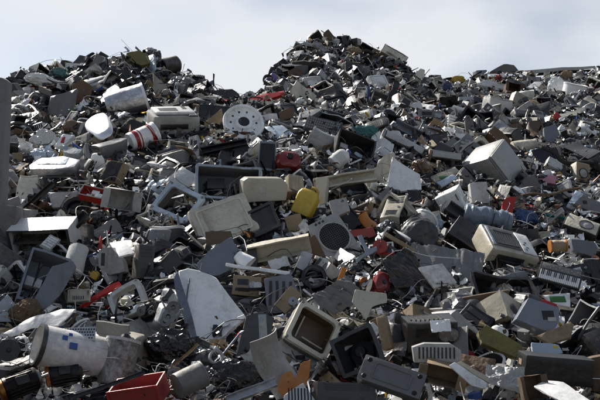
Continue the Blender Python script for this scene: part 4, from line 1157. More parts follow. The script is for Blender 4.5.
# lower centre
HP('enamel_sheeting', 'appliance door', [(174, 274), (184, 271), (214, 280), (246, 317), (221, 340), (198, 341), (184, 308)], 5, 0, 38, 'large white enamel door|lying face up, lower corner torn', col='white', rim=1, lift=.4, extra=[('edge_trim', 'blue_grey', 'brushed', -.33, .1, .02, .5, .012)])
HP('edge_profile', 'trim', [(171, 273), (176, 273), (200, 338), (197, 342), (188, 330), (178, 300)], 4, 0, 30, 'long blue grey edge profile|along the enamel door', col='blue_grey', fin='brushed', lift=.42)
HP('striped_case', 'casing', [(246, 316), (262, 313), (275, 319), (263, 358), (236, 357)], 10, 10, 12, 'dark grey casing with pale stripe|beside the enamel door', col='dark_grey', fin='paint', extra=[('pale_stripe', 'steel', 'brushed', .18, 0, .22, .9, .01)], lift=.45)
H('engine', 'engine_scrap', 'engine', 166, 318, 26, 36, 20, 10, 10, 20, 'rusty silver engine part|with pulleys, beside the enamel door', col='steel', c2='pale_grey', lift=.45)
H('engine', 'gear_cluster', 'engine', 148, 312, 22, 24, 16, -10, 10, -20, 'greasy metal gear cluster|next to the rounded white hoop', col='dark_grey', c2='steel', lift=.4)
H('blob', 'bin_bag', 'bag', 172, 352, 44, 34, 24, 0, 0, 20, 'black bin bag|under the engine part', col='black', lift=.25)
H('bar', 'tripod_strut', 'strut', 186, 355, 3, 32, 3, 0, 5, 48, 'thin bronze strut|lying across the bin bag', col='tan', fin='metal', lift=.55)
H('porthole', 'pipe_ring', 'ring', 216, 357, 15, 14, 6, 20, 10, 0, 'small steel ring|below the enamel door', col='steel', pane=0, lift=.35)
H('barrel', 'grey_canister', 'can', 190, 380, 26, 30, 26, 20, 30, 66, 'grey plastic canister|lying beside the red crate', col='grey', lift=.55, amp=.01)
H('blob', 'black_hose_bag', 'bag', 236, 380, 46, 30, 24, 0, 0, 0, 'black rubber bundle|at the bottom below the striped casing', col='black', lift=.2)
H('bar', 'chrome_rail', 'rail', 252, 391, 9, 52, 5, 0, 30, 68, 'shiny chrome rail|lying at the bottom beside the curved shell', col='silver', fin='metal', lift=.6)
H('chairshell', 'curved_shell', 'shell', 277, 364, 34, 64, 20, 34, 6, -24, 'tall grey curved shell|arching over an orange cover', col='pale_grey', lift=.6, amp=.01)
HP('orange_cover', 'plastic cover', [(281, 376), (290, 372), (296, 380), (301, 364), (312, 361), (311, 378), (300, 396), (286, 400), (279, 392)], 6, 0, 12, 'bright orange plastic cover|under the curved shell', col='orange', fin='gloss', lift=.55, amp=.08)
H('bezel', 'hollow_monitor', 'monitor shell', 309, 333, 48, 44, 26, 22, 16, 32, 'hollow cream monitor frame|tipped over, its screen gone', col='cream', c2='grey', bar=.1, closed='brown', lift=.5, amp=.008)
H('plank', 'knob_board', 'board', 288, 300, 15, 26, 3, 0, 20, 40, 'brown board|propped behind the hollow monitor frame', col='tan', lift=.35)
H('gear', 'round_dial', 'knob', 293, 302, 9, 9, 6, 0, 20, 0, 'round metal knob|on the brown board', col='steel', fin='metal', lift=.5)
HP('vent_grating', 'grating', [(284, 397), (303, 385), (316, 402), (300, 412), (284, 408)], 6, 0, 30, 'pale vented corner|at the very bottom under the orange cover', col='pale_grey', stripes=8, lift=.6)
H('psu', 'steel_chassis', 'chassis', 392, 379, 64, 27, 14, -6, 30, 20, 'grey steel chassis with corner screws|lying face up at the bottom', col='grey', lift=.6, amp=.008)
H('crt', 'broken_monitor', 'monitor', 361, 352, 46, 40, 34, -20, 10, -26, 'dark broken monitor shell|behind the steel chassis', col='dark_grey', c2='dark_grey', hollow=1, lift=.4)
HP('white_bracket', 'bracket', [(338, 346), (373, 322), (377, 327), (374, 332), (344, 352), (338, 352)], 6, 0, 15, 'white angled bracket|lying across the broken monitor', col='white', lift=.65)
HP('paper_flap', 'panel', [(352, 302), (357, 290), (388, 294), (387, 303), (372, 306), (364, 320)], 1.5, 10, 25, 'pale beige torn flap|in front of the red bottle', col='cream', fin='card', lift=.5)
H('sheet', 'grey_liner', 'liner', 339, 294, 48, 30, 5, 10, 30, -30, 'crumpled grey liner|with folds, behind the broken monitor', col='grey', fin='plastic', crumple=.13, cf=1.8, n=44, pleat=1, sharp=0, lift=.45)
H('stereo', 'black_deck', 'tape deck', 429, 333, 50, 30, 30, 6, -14, -2, 'black tape deck|standing above the vented device', col='black', c2='black', lift=.4)
HP('vented_device', 'device', [(412, 347), (424, 343), (450, 343), (460, 350), (459, 362), (414, 362)], 14, -4, 0, 'light grey vented device|below the black tape deck', col='pale_grey', stripes=10, lift=.55, amp=.012)
H('carton', 'brown_carton', 'carton', 442, 373, 34, 20, 24, -10, -10, 14, 'brown torn carton|below the vented device', col='tan', lift=.45)
H('case', 'tipped_case', 'computer case', 343, 394, 60, 20, 30, 10, 10, 4, 'dark computer case|lying flat at the very bottom', col='dark_grey', c2='dark_grey', lift=.3)
H('sheet', 'white_cloth', 'cloth', 441, 325, 20, 13, 3, 0, 30, -4, 'small white sheet|behind the black tape deck', col='white', lift=.75)
H('plank', 'tan_slab', 'board', 385, 333, 10, 34, 8, -30, 10, -18, 'tan narrow slab|standing beside the black tape deck', col='tan', lift=.4)
# lower right
HP('control_box', 'equipment box', [(512, 321), (529, 300), (559, 310), (556, 324), (546, 335)], 14, 8, 20, 'blue grey equipment box|with square cutout, tilted', col='blue_grey', extra=[('cutout', 'black', 'plastic', .22, .0, .26, .26, .01), ('cable_socket', 'pale_grey', 'plastic', .28, -.12, .18, .12, .03)], lift=.5, amp=.004)
HP('olive_roll', 'cloth', [(478, 334), (487, 327), (521, 346), (517, 359), (497, 352), (480, 345)], 10, 0, 25, 'olive folded cloth|lying between the deck and the equipment box', col='olive', fin='cloth', amp=.03, lift=.45)
H('case', 'black_unit', 'equipment box', 555, 369, 70, 27, 26, 4, -6, 5, 'long charcoal equipment unit|lying across the lower slope', col='black', c2='dark_grey', fin='plastic', noface=1, lift=.55, amp=.006)
HP('lettered_box', 'box', [(588, 359), (604, 355), (620, 362), (620, 392), (592, 391)], 14, -10, 0, 'brown box with a white letter|at the edge beside the charcoal unit', col='brown', fin='card', letter=(-.05, -.35, .3), lift=.5)
HP('beige_board', 'board', [(536, 337), (573, 323), (576, 326), (570, 338), (548, 344)], 4, 0, 35, 'beige broken board|lying below the equipment box', col='tan', fin='card', lift=.5)
HP('silver_pouch', 'pouch', [(532, 344), (560, 346), (562, 354), (546, 357), (532, 354)], 5, 0, 30, 'pale blue pouch with yellow tag|on the charcoal unit', col='pale_blue', fin='film', extra=[('tag', 'yellow', 'gloss', .3, .15, .18, .2, .02)], lift=.6, amp=.04)
HP('bright_sheet', 'metal sheet', [(538, 388), (555, 384), (570, 386), (586, 400), (565, 404), (548, 396)], 2, 0, 70, 'bright crumpled white sheet|in full sun at the bottom', col='white', amp=.03, lift=.6)
H('vacuum', 'hair_dryer', 'appliance', 500, 332, 18, 10, 12, 30, 10, 20, 'small white hand appliance|above the olive cloth', col='white', lift=.35)
H('sheet', 'grey_wrap', 'film', 508, 374, 42, 28, 4, 0, 40, 10, 'grey crumpled film|below the olive cloth', col='pale_grey', fin='film', crumple=.2, cf=1.5, n=48, lift=.5)
HP('white_edge_sheeting', 'panel', [(450, 366), (456, 363), (487, 383), (484, 388), (470, 386)], 3, 0, 20, 'white edged thin board|slanting beside the brown carton', col='white', fin='card', lift=.6)
HP('slim_sheeting', 'panel', [(458, 364), (462, 362), (489, 378), (488, 383)], 3, 0, 20, 'slim pale board|parallel behind the white edged board', col='cream', fin='card', lift=.6)
HP('green_tray', 'tray', [(543, 296), (572, 294), (568, 308), (552, 304)], 3, 0, 35, 'white tray with green circuit|above the equipment box', col='white', extra=[('circuit', 'green', 'gloss', 0, .05, .55, .4, .02)], lift=.4)
HP('red_plate', 'plate', [(537, 304), (545, 300), (557, 305), (555, 312), (545, 309)], 3, 0, 30, 'red plastic plate|tucked above the equipment box', col='red', fin='gloss', lift=.6)
H('circuit', 'black_machine', 'machine', 590, 283, 38, 42, 12, -10, 15, -14, 'big black textured machine side|at the edge, studded with parts', col='black', nchip=16, lift=.15)
H('carton', 'stone_block', 'box', 531, 388, 20, 24, 12, 10, 10, -6, 'small brown carton|at the bottom beside the bright sheet', col='brown', lift=.5)
# right centre
H('laser', 'laser_printer', 'printer', 505, 250, 54, 22, 44, 8, -38, 15, 'beige laser printer|with dark top bin, tilted downhill', lift=.5, amp=.01)
H('speaker', 'tan_loudspeaker', 'speaker', 581, 229, 34, 22, 12, 4, 48, 34, 'tan faced loudspeaker|lying on its back', col='black', c2='cream', c4='pale_grey', cones=((.1, 0, .3),), lift=.4)
H('spool', 'wire_spool', 'spool', 558, 246, 13, 17, 13, 0, 10, 88, 'tan wire spool with orange ends|lying on its side', lift=.55)
HP('grey_casing', 'casing', [(571, 240), (594, 242), (597, 250), (590, 258), (572, 252)], 8, 0, 15, 'grey rounded casing|beside the wire spool', col='blue_grey', lift=.5)
H('synth', 'music_keyboard', 'musical keyboard', 560, 276, 42, 21, 5, -10, 28, 18, 'small black musical keyboard|with white keys, face up', lift=.65, amp=0)
HP('red_rag', 'cloth', [(501, 213), (503, 203), (507, 198), (517, 197), (514, 206), (511, 213)], 3, 0, 15, 'bright red rag|above the laser printer', col='red', fin='cloth', lift=.45, amp=.08)
H('rolled', 'blue_wrap', 'rolled mat', 488, 218, 48, 22, 22, -8, 0, 12, 'pale blue ribbed wrap|rolled behind the laser printer', col='steel_blue', lift=.4)
H('blob', 'blue_sack', 'bag', 527, 217, 18, 13, 8, 0, 0, 30, 'dark blue sack|behind the laser printer top corner', col='blue', lift=.2)
H('cabinet', 'grey_freezer', 'freezer', 493, 168, 40, 32, 40, 30, 4, 46, 'pale grey freezer box|tipped on its corner, one side in sun', col='pale_grey', c2='pale_grey', lift=.5, amp=.014)
HP('plain_slab', 'panel', [(469, 184), (487, 182), (488, 204), (470, 204)], 6, 10, 10, 'plain grey slab|standing below the freezer box', col='pale_grey', fin='card', lift=.5)
H('cabinet', 'white_heater', 'box', 452, 201, 24, 22, 20, -22, -22, -22, 'white metal box|in sun beside the plain slab', col='white', c2='white', lift=.45)
HP('pink_scrap', 'plastic', [(543, 180), (550, 175), (556, 177), (554, 185), (546, 184)], 4, 0, 20, 'pink plastic scrap|to the side of the freezer box', col='pink', lift=.3)
HP('angled_strip', 'panel', [(564, 208), (579, 190), (586, 194), (573, 213)], 3, 0, 40, 'pale angled strip|lying above the tan faced loudspeaker', col='pale_blue', lift=.3)
HP('grey_corner_sheeting', 'panel', [(573, 205), (584, 195), (600, 203), (602, 215), (590, 214)], 4, 0, 25, 'mid grey holed board|at the edge above the tan loudspeaker', col='grey', extra=[('round_hole', 'black', 'plastic', -.1, .1, .16, .2, .01)], lift=.3)
H('speaker', 'wood_speaker', 'speaker', 580, 175, 16, 22, 10, 20, 10, 10, 'brown cream wooden box|high beside the edge above the holed board', col='cream', c2='tan', lift=.2, cones=((0, 0, .3),))
HP('magazine_stack', 'printed sheets', [(429, 178), (457, 166), (460, 171), (433, 184)], 2, 0, 40, 'cream and green printed sheet|beside the black cylinder roll', col='cream', fin='card', extra=[('green_band', 'green', 'gloss', .1, -.2, .6, .2, .01)], lift=.45)
HP('blue_folder', 'folder', [(436, 183), (454, 174), (458, 178), (440, 188)], 2, 0, 40, 'pale blue folder|just under the printed sheet', col='pale_blue', fin='card', lift=.5)
H('toner', 'black_roll', 'roller', 446, 158, 12, 36, 12, 0, 14, 98, 'black cylinder roll with tan end|lying level', lift=.5)
H('bar', 'dusty_trough', 'trough', 462, 216, 12, 36, 8, 0, 20, -52, 'dark trough|sloping down to the laser printer', col='dark_grey', fin='paint', lift=.3)
H('blob', 'dark_shell', 'shell', 420, 236, 34, 38, 18, 0, 0, 20, 'dark grey rounded hull|above the foil sheets', col='dark_grey', fin='plastic', crumple=.08, ang=60, lift=.25)
H('case', 'dark_pc', 'computer case', 466, 238, 36, 24, 18, 10, 20, 38, 'dark computer case with drive slots|beside the laser printer', col='dark_grey', c2='dark_grey', lift=.3)
H('sheet', 'foil_sheet', 'foil', 448, 262, 70, 38, 3, -10, 30, 8, 'large crumpled clear foil|spread beside the laser printer', col='grey', fin='gloss', crumple=.08, cf=1.9, n=56, pleat=1, sharp=0, lift=.4)
H('sheet', 'silver_film', 'foil', 410, 276, 38, 54, 3, 20, 15, -25, 'shiny dark silver film|draped beside the white carton', col='black', fin='gloss', crumple=.09, cf=1.5, n=48, pleat=1, sharp=0, lift=.4)
HP('white_carton', 'carton', [(419, 268), (443, 264), (456, 283), (433, 289)], 4, 0, 22, 'small white printed carton|on the foil', col='white', fin='card', prt=[(.1, -.32, .34, 5, .03, 'dark_grey')], lift=.6, amp=.004)
# centre
H('lipped', 'appliance_backing', 'appliance back', 224, 222, 62, 46, 10, 6, 24, -22, 'large cream appliance back|with raised rim, leaning back', col='cream', rr=.04, lift=.35, amp=.006)
HP('brown_tile', 'board', [(205, 232), (231, 231), (233, 240), (207, 246)], 2, 0, 20, 'dark brown board|lying on the cream appliance back', col='brown', fin='wood', lift=.55)
H('crt', 'charcoal_monitor', 'monitor', 264, 223, 34, 28, 24, -14, 10, -24, 'charcoal monitor shell|with white sticker, beside the cream appliance back', col='dark_grey', c2='dark_grey', lift=.35)
H('bar', 'wood_trough', 'beam', 279, 249, 18, 62, 10, 0, -20, 79, 'long grey brown cabinet beam|lying nearly level', col='beige', fin='wood', lift=.5)
HP('blue_shell', 'shell', [(198, 265), (214, 248), (232, 239), (237, 252), (232, 272), (214, 278), (200, 280)], 12, 0, 20, 'dark blue grey curved hull|above the enamel door', col='blue_grey', fin='gloss', amp=.04, lift=.35)
H('cone', 'broken_lamp', 'lamp', 243, 260, 20, 16, 20, 20, 30, -40, 'torn white lamp shade|lying on a white strip', col='white', lift=.5)
H('plank', 'white_strip', 'strip', 258, 269, 3.5, 64, 4, 0, 10, 98, 'long white strip|under the torn lamp shade', col='white', lift=.55)
H('stereo', 'old_radio', 'radio', 247, 287, 28, 20, 14, 0, 8, 4, 'dusty open radio chassis|below the white strip', col='brown', c2='tan', lift=.3)
HP('blue_case', 'casing', [(264, 280), (290, 274), (297, 290), (293, 312), (268, 314)], 10, 0, 10, 'dull blue casing|between the radio chassis and the board', col='blue_grey', stripes=4, lift=.3)
HP('ivory_unit', 'appliance', [(241, 181), (246, 178), (279, 177), (285, 183), (284, 198), (242, 202)], 22, 14, -12, 'ivory rectangular appliance|with small square label', col='cream', lift=.45, amp=.012, extra=[('label_plate', 'white', 'plastic', -.05, 0, .16, .3, .008)])
H('tray', 'grey_bin', 'bin', 228, 188, 64, 36, 26, 10, 18, 2, 'large grey open bin|with tangled wires inside', col='blue_grey', c2='pale_blue', lift=.25)
H('bezel', 'silver_surround', 'monitor frame', 180, 206, 46, 36, 16, -12, 26, 28, 'silver blue device frame|full of torn wires', col='pale_blue', c2='grey', bar=.14, lift=.35)
HP('white_flap', 'panel', [(165, 182), (181, 166), (200, 178), (186, 190), (172, 188)], 3, 0, 38, 'plain white flap|behind the silver blue frame', col='white', lift=.3)
H('vacuum', 'red_cleaner', 'vacuum cleaner', 288, 162, 26, 22, 20, 12, 24, 10, 'red round vacuum cleaner|half buried', col='maroon', lift=.2)
H('flatscreen', 'grey_handset', 'screen frame', 267, 157, 17, 32, 5, 6, 14, 4, 'upright dark screen frame|with pale edge', col='blue_grey', c2='dark_grey', lift=.35)
H('jerrycan', 'yellow_jerrycan', 'canister', 307, 201, 22, 30, 12, -20, 10, 22, 'yellow plastic jerrycan|wedged upright', lift=.4, amp=.03)
H('bar', 'white_trough', 'trough', 345, 180, 12, 62, 12, 0, 6, 80, 'long white plastic trough|lying level above the grey loudspeaker', col='cream', fin='plastic', lift=.5)
HP('trough_end', 'end piece', [(316, 178), (327, 177), (327, 205), (318, 208)], 8, -20, 10, 'cream end piece|hanging under the white trough', col='cream', lift=.5)
H('bottle', 'white_bottle', 'bottle', 341, 158, 16, 22, 16, 0, 20, 50, 'white plastic bottle|below the grey keyboard', col='white', lift=.3)
H('tray', 'dark_bin', 'bin', 352, 151, 38, 28, 20, 20, 20, 20, 'dark grey open bin|below the grey keyboard', col='dark_grey', lift=.25)
H('barrel', 'enamel_pot', 'pot', 320, 143, 24, 24, 24, 10, 20, -60, 'pale grey round pot|tipped under the grey keyboard', col='pale_grey', lift=.25)
H('keyboard', 'grey_keyboard', 'keyboard', 323, 127, 36, 20, 3, 4, 30, 18, 'dark grey computer keyboard|lying on the crest', col='dark_grey', c2='grey', lift=.35)
H('blob', 'teal_rag', 'cloth', 363, 132, 24, 11, 10, 0, 0, -10, 'teal rag|on the crest beside the grey keyboard', col='teal', fin='cloth', lift=.25)
HP('white_sheet_metal', 'metal sheet', [(386, 188), (394, 156), (404, 165), (420, 175), (419, 191), (398, 194)], 3, 0, 30, 'big white metal sheet|facing downhill with bent lip', col='white', lift=.45, rim=1)
HP('cream_wedge', 'panel', [(374, 180), (379, 160), (392, 152), (394, 156), (387, 188)], 5, -25, 10, 'cream wedge shaped cover|joined to the big white sheet', col='cream', lift=.42)
HP('white_flap_board', 'panel', [(371, 150), (382, 135), (394, 146), (390, 160), (376, 158)], 4, 0, 32, 'white square flap|above the cream wedge', col='white', lift=.4)
H('toner', 'toner_tube', 'roller', 404, 146, 14, 50, 14, 0, 20, 118, 'long black toner tube|sloping down to a tan end', c2='steel', lift=.45)
H('bar', 'navy_trough', 'trough', 414, 134, 10, 44, 8, 0, 20, 122, 'dark navy trough|parallel above the toner tube', col='blue_grey', fin='plastic', lift=.4)
H('grille_speaker', 'grey_loudspeaker', 'speaker', 331, 238, 36, 40, 14, 10, 24, -28, 'grey loudspeaker with round dark mesh|facing out', blue=0, r=.42, lift=.45, amp=.006)
HP('red_strip', 'plastic', [(343, 232), (372, 227), (376, 236), (368, 239), (350, 238)], 4, 0, 20, 'faded red plastic strip|beside the grey loudspeaker', col='red', lift=.25)
H('gear', 'red_disc', 'disc', 380, 247, 15, 15, 4, -10, 20, 0, 'dull red disc|right of centre beside the blue cross bracket', col='red', c2='red', lift=.4) if 0 else H('gear', 'red_disc', 'disc', 380, 247, 15, 15, 4, -10, 20, 0, 'dull red disc|beside the blue cross bracket', col='red', c2='red', lift=.4)
HP('cross_bracket', 'bracket', [(358, 236), (362, 235), (368, 249), (377, 247), (377, 251), (363, 257), (357, 263), (355, 260), (365, 252)], 3, 0, 20, 'pale blue cross bracket|between loudspeaker and red disc', col='pale_blue', fin='plastic', lift=.5)
H('vacuum', 'red_extinguisher', 'bottle', 381, 283, 18, 26, 16, 20, 10, 20, 'glossy dark red bottle body|behind the torn flap', col='maroon', lift=.35)
H('plank', 'wooden_grip', 'handle', 341, 277, 5, 20, 4, 0, 10, 22, 'short orange wooden handle|sticking out above the grey liner', col='orange', lift=.4)
H('chairshell', 'amber_shell', 'shell', 368, 221, 12, 18, 6, 20, 20, -30, 'amber curved shell|above the dull red disc', col='orange', lift=.3)
H('plank', 'yellow_lath', 'lath', 400, 243, 4, 34, 3, 0, 10, -58, 'yellowish wooden lath|sloping beside the dark hull', col='tan', lift=.5)
HP('small_case', 'casing', [(329, 202), (346, 198), (350, 212), (334, 218)], 6, 0, 15, 'small pale plastic casing|below the white trough', col='pale_grey', extra=[('notch', 'black', 'plastic', .1, .3, .2, .12, .01)], lift=.4)
H('porthole', 'black_hoop', 'ring', 314, 278, 26, 18, 8, 0, 25, 10, 'black rubber hoop|beside the radio chassis', col='black', pane=0, lift=.3)
HP('tan_wedge', 'board', [(284, 217), (300, 214), (306, 234), (290, 237)], 3, 0, 15, 'tan curved board|behind the cabinet beam', col='tan', fin='card', lift=.25)
HP('white_paper', 'paper', [(298, 226), (304, 219), (310, 228), (304, 236)], 1, 0, 30, 'small white paper scrap|beside the grey loudspeaker', col='white', fin='card', lift=.4)
H('sheet', 'torn_papers', 'paper', 279, 262, 20, 12, 2, 0, 30, -20, 'torn white papers|below the cabinet beam', col='white', fin='card', crumple=.16, lift=.4)
H('bar', 'tube_lamp', 'tube', 224, 147, 7, 46, 7, 0, 10, 78, 'dark grey metal profile|lying below the washing machine tub', col='dark_grey', fin='brushed', lift=.3)
HP('blue_sheeting', 'panel', [(264, 126), (282, 124), (296, 137), (275, 140)], 2, 0, 50, 'pale blue cover sheet|beside the washing machine tub', col='pale_blue', lift=.2)
HP('card_sheeting', 'board', [(204, 124), (221, 108), (222, 122), (206, 137)], 4, 0, 20, 'tan square board|beside the washing machine tub', col='tan', fin='card', lift=.2)
# crest, centre peak and right ridge
HP('beige_box_sheeting', 'panel', [(287, 97), (297, 80), (317, 95), (305, 112), (287, 105)], 3, 15, 12, 'beige large cover|standing at the foot of the tall peak', col='cream', lift=.6, extra=[('stain', 'pale_grey', 'card', .2, -.25, .35, .25, .008)])
HP('red_wing', 'panel', [(245, 102), (262, 94), (284, 89), (285, 93), (268, 101), (262, 108), (250, 106)], 3, 0, 45, 'red plastic wing|on the saddle between the ridges', col='red', fin='gloss', lift=.3)
HP('dark_chest', 'box', [(212, 92), (232, 90), (240, 96), (232, 103), (216, 102)], 8, 0, 10, 'dark blue grey trunk|on the skyline saddle', col='dark_grey', lift=.1)
HP('blue_cover', 'cover', [(239, 98), (250, 91), (254, 94), (248, 101)], 4, 0, 20, 'pale blue lid|beside the dark trunk on the skyline', col='pale_blue', lift=.1)
H('lipped', 'white_basin', 'appliance back', 378, 83, 20, 16, 6, 20, 26, -10, 'white square appliance cover|on the face of the tall peak', col='white', lift=.6)
H('case', 'skyline_case', 'computer case', 393, 57, 27, 10, 12, 10, 10, 32, 'cream long case|jutting into the sky from the tall peak', col='cream', bays=1, lift=.2)
HP('ridge_board', 'board', [(411, 79), (421, 68), (425, 70), (424, 78), (414, 82)], 2, 0, 20, 'cream square board|upright on the skyline below the tall peak', col='cream', fin='card', lift=.3)
H('blob', 'yellow_wrap', 'cloth', 354, 52, 13, 8, 7, 0, 0, 0, 'ochre canvas|near the summit of the tall peak', col='tan', fin='cloth', lift=.3)
HP('summit_sheeting', 'board', [(323, 34), (328, 29), (337, 40), (331, 44)], 3, 0, 15, 'brown board|on the very summit of the tall peak', col='brown', fin='wood', lift=.2)
HP('summit_sheet', 'metal sheet', [(313, 45), (318, 40), (328, 52), (322, 54)], 3, 20, 40, 'pale grey bent sheet|just below the summit board', col='silver', fin='brushed', lift=.4)
H('plank', 'blue_pole', 'pole', 368, 97, 2.5, 22, 2.5, 0, 0, 4, 'bright blue plastic pole|standing on the tall peak', col='blue', lift=.5)
HP('white_flag', 'panel', [(364, 123), (372, 107), (374, 118), (370, 125)], 1.5, 0, 10, 'pointed white scrap|standing at the foot of the blue pole', col='white', lift=.6)
H('tray', 'hollow_case', 'casing', 379, 100, 15, 12, 8, 10, 15, 20, 'open grey casing|below the white square cover on the peak', col='grey', lift=.5)
H('porthole', 'hose_ring', 'ring', 268, 80, 11, 9, 4, 0, 10, 0, 'black hose ring|on the flank of the tall peak against the sky', col='black', pane=0, lift=.2)
H('blob', 'purple_bag', 'bag', 272, 78, 9, 8, 6, 0, 0, 0, 'purple plastic bag|beside the hose ring', col='purple', lift=.3)
HP('brown_cowl', 'casing', [(288, 72), (297, 67), (303, 72), (300, 80), (291, 82)], 5, 0, 10, 'rusty brown casing|on the flank of the tall peak', col='rust', fin='paint', lift=.4)
H('blob', 'blue_tarp', 'sheet', 447, 89, 9, 12, 6, 0, 0, 0, 'blue tarpaulin scrap|at the start of the low ridge', col='blue', fin='cloth', lift=.4)
H('blob', 'yellow_bag', 'bag', 457, 80, 13, 7, 6, 0, 0, 0, 'mustard yellow bag|on the low ridge', col='yellow', lift=.4)
H('case', 'navy_box', 'box', 480, 74, 12, 6, 8, 20, 0, -8, 'small navy box|on the skyline of the low ridge', col='blue_grey', noface=1, lift=.1)
HP('ridge_hood', 'hood', [(488, 73), (495, 69), (503, 65), (513, 66), (518, 73)], 9, 0, 0, 'flat grey hood|highest on the low ridge', col='grey', lift=0)
H('toner', 'roof_beam', 'beam', 560, 71.5, 6, 88, 6, 0, 0, 86, 'long dark beam|lying along the skyline of the low ridge', col='black', c2='black', lift=-.4)
HP('white_board', 'panel', [(524, 90), (536, 81), (545, 81), (535, 91)], 2, 0, 50, 'white flat board|in sun on the low ridge', col='white', lift=.5)
H('blob', 'white_sacking', 'film', 489, 88, 22, 11, 8, 0, 0, 6, 'white sacking|hanging on the low ridge', col='white', lift=.4)
H('carton', 'rust_box', 'box', 512, 90, 14, 11, 10, 10, 10, 10, 'rust brown hollow box|beside the white sacking', col='rust', lift=.4)
H('barrel', 'white_basket', 'tub', 574, 91, 22, 14, 22, 0, -20, 10, 'white round tub|on the low ridge under the dark beam', col='white', lift=.5)
H('blob', 'white_bundle', 'film', 557, 88, 12, 18, 8, 0, 0, 0, 'white upright bundle|beside the white round tub', col='white', lift=.5)
H('blob', 'tan_sack', 'sack', 567, 76, 11, 9, 7, 0, 0, 0, 'tan sack|just under the dark beam', col='tan', fin='cloth', lift=.5)
H('blob', 'red_scrap', 'plastic', 498, 78, 6, 6, 4, 0, 0, 0, 'red scrap|beside the ridge hood', col='red', lift=.5)
H('blob', 'red_bit', 'plastic', 557, 117, 6, 6, 4, 0, 0, 0, 'red plastic bit|below the white upright bundle', col='red', lift=.5)
H('vacuum', 'white_iron', 'appliance', 588, 131, 20, 10, 10, 30, 20, 30, 'white rounded hand appliance|high at the edge', col='white', lift=.4)
HP('grey_blue_slab', 'panel', [(544, 128), (556, 124), (559, 136), (556, 150), (544, 146)], 5, 0, 10, 'blue grey slab|standing beyond the freezer box', col='blue_grey', lift=.4)
H('chairshell', 'brown_shell', 'shell', 536, 132, 17, 20, 8, 20, 20, 20, 'brown grey seat shell|beside the blue grey slab', col='brown', lift=.4)
HP('torn_plastic', 'panel', [(548, 118), (572, 113), (588, 106), (588, 111), (566, 122)], 3, 0, 50, 'cream broken panel|lying high on the distant slope', col='cream', lift=.5)
HP('upright_slab', 'panel', [(465, 120), (474, 119), (474, 139), (466, 139)], 3, 0, 10, 'narrow grey slab|standing above the freezer box', col='grey', fin='card', lift=.4)
H('barrel', 'tan_pot', 'sack', 524, 146, 12, 24, 12, 0, 30, 80, 'cream fabric roll|above the freezer box', col='cream', fin='cloth', hollow=False, lift=.4)
H('cable', 'black_hose', 'hose', 566, 158, 44, 16, 8, 0, 0, 10, 'thick black hose|arched above the pink scrap', n=5, r=.05, lift=.5)
H('cable', 'thin_rods', 'hose', 548, 196, 56, 12, 8, 0, 0, -4, 'thin brown pipes|snaking beside the bright red rag', col='brown', n=5, r=.025, lift=.4)
H('stereo', 'black_dvr', 'box', 430, 118, 24, 12, 12, -10, 10, 10, 'black small box|on the crest above the navy trough', col='black', lift=.3)

# the steel dish that throws the sun back at the photographer
gd = dist(97, 122) - .8
gp = pt(97, 122, gd)
hv = ((Vector((0, 0, CAMZ)) - gp).normalized() + TO_SUN).normalized()
q = (-hv).to_track_quat('Y', 'Z').to_matrix()
kk = Kit('polished_dish', 24 / FOC * gd, .1, 24 / FOC * gd, 5, 0, single=True)
bm = B(); rings_, cv_ = [], Vector((0, 0, CAMZ))
def on_plate(u, v):
    dr_ = (pt(u, v, 5) - cv_); t_ = (gp - cv_).dot(hv) / dr_.dot(hv)
    return q.transposed() @ (cv_ + dr_ * t_ - gp)
for f_ in (.05, .35, .7, 1, 1.04):
    row = []
    for i in range(24):
        a = 2 * math.pi * i / 24
        p_ = on_plate(97 + f_ * (12.5 + .8 * math.sin(3 * a)) * math.cos(a), 122 + f_ * (11.5 + .6 * math.sin(5 * a)) * math.sin(a))
        row.append(bm.verts.new((p_.x, .35 * (p_.x ** 2 + p_.z ** 2) + (.03 if f_ > 1 else 0), p_.z)))
    rings_.append(row)
for A, Bq in zip(rings_, rings_[1:]):
    for i in range(24): bm.faces.new((A[i], A[(i + 1) % 24], Bq[(i + 1) % 24], Bq[i]))
bm.faces.new(rings_[0])
kk.part('polished_dish', bm, mat('silver', 'mirror'), ang=80)
put(kk.root, gp, q, kk.h)
kk.root['label'] = 'polished steel dish throwing back the sun in a blinding glint'; kk.root['category'] = 'dish'
THINGS.append(dict(root=kk.root, objs=kk.objs, u=97, v=122, w=30, h=26, hero=True, lm='polished steel dish', kind='dish', tilt=0, dep=gd))
# ------------------------------------------------------------------ kinds that lie everywhere between them
GREYS = ['pale_grey', 'grey', 'grey', 'dark_grey', 'dark_grey', 'dark_grey', 'black', 'black', 'black', 'white', 'beige', 'blue_grey']
DARK = ['black', 'black', 'dark_grey', 'dark_grey', 'grey', 'brown', 'rust', 'blue_grey']
METAL = ['steel', 'steel', 'silver', 'grey', 'dark_grey', 'rust']
BRIGHT = ['white', 'pale_grey', 'red', 'blue', 'yellow', 'green', 'orange', 'teal', 'tan', 'cream', 'pale_blue', 'pink']
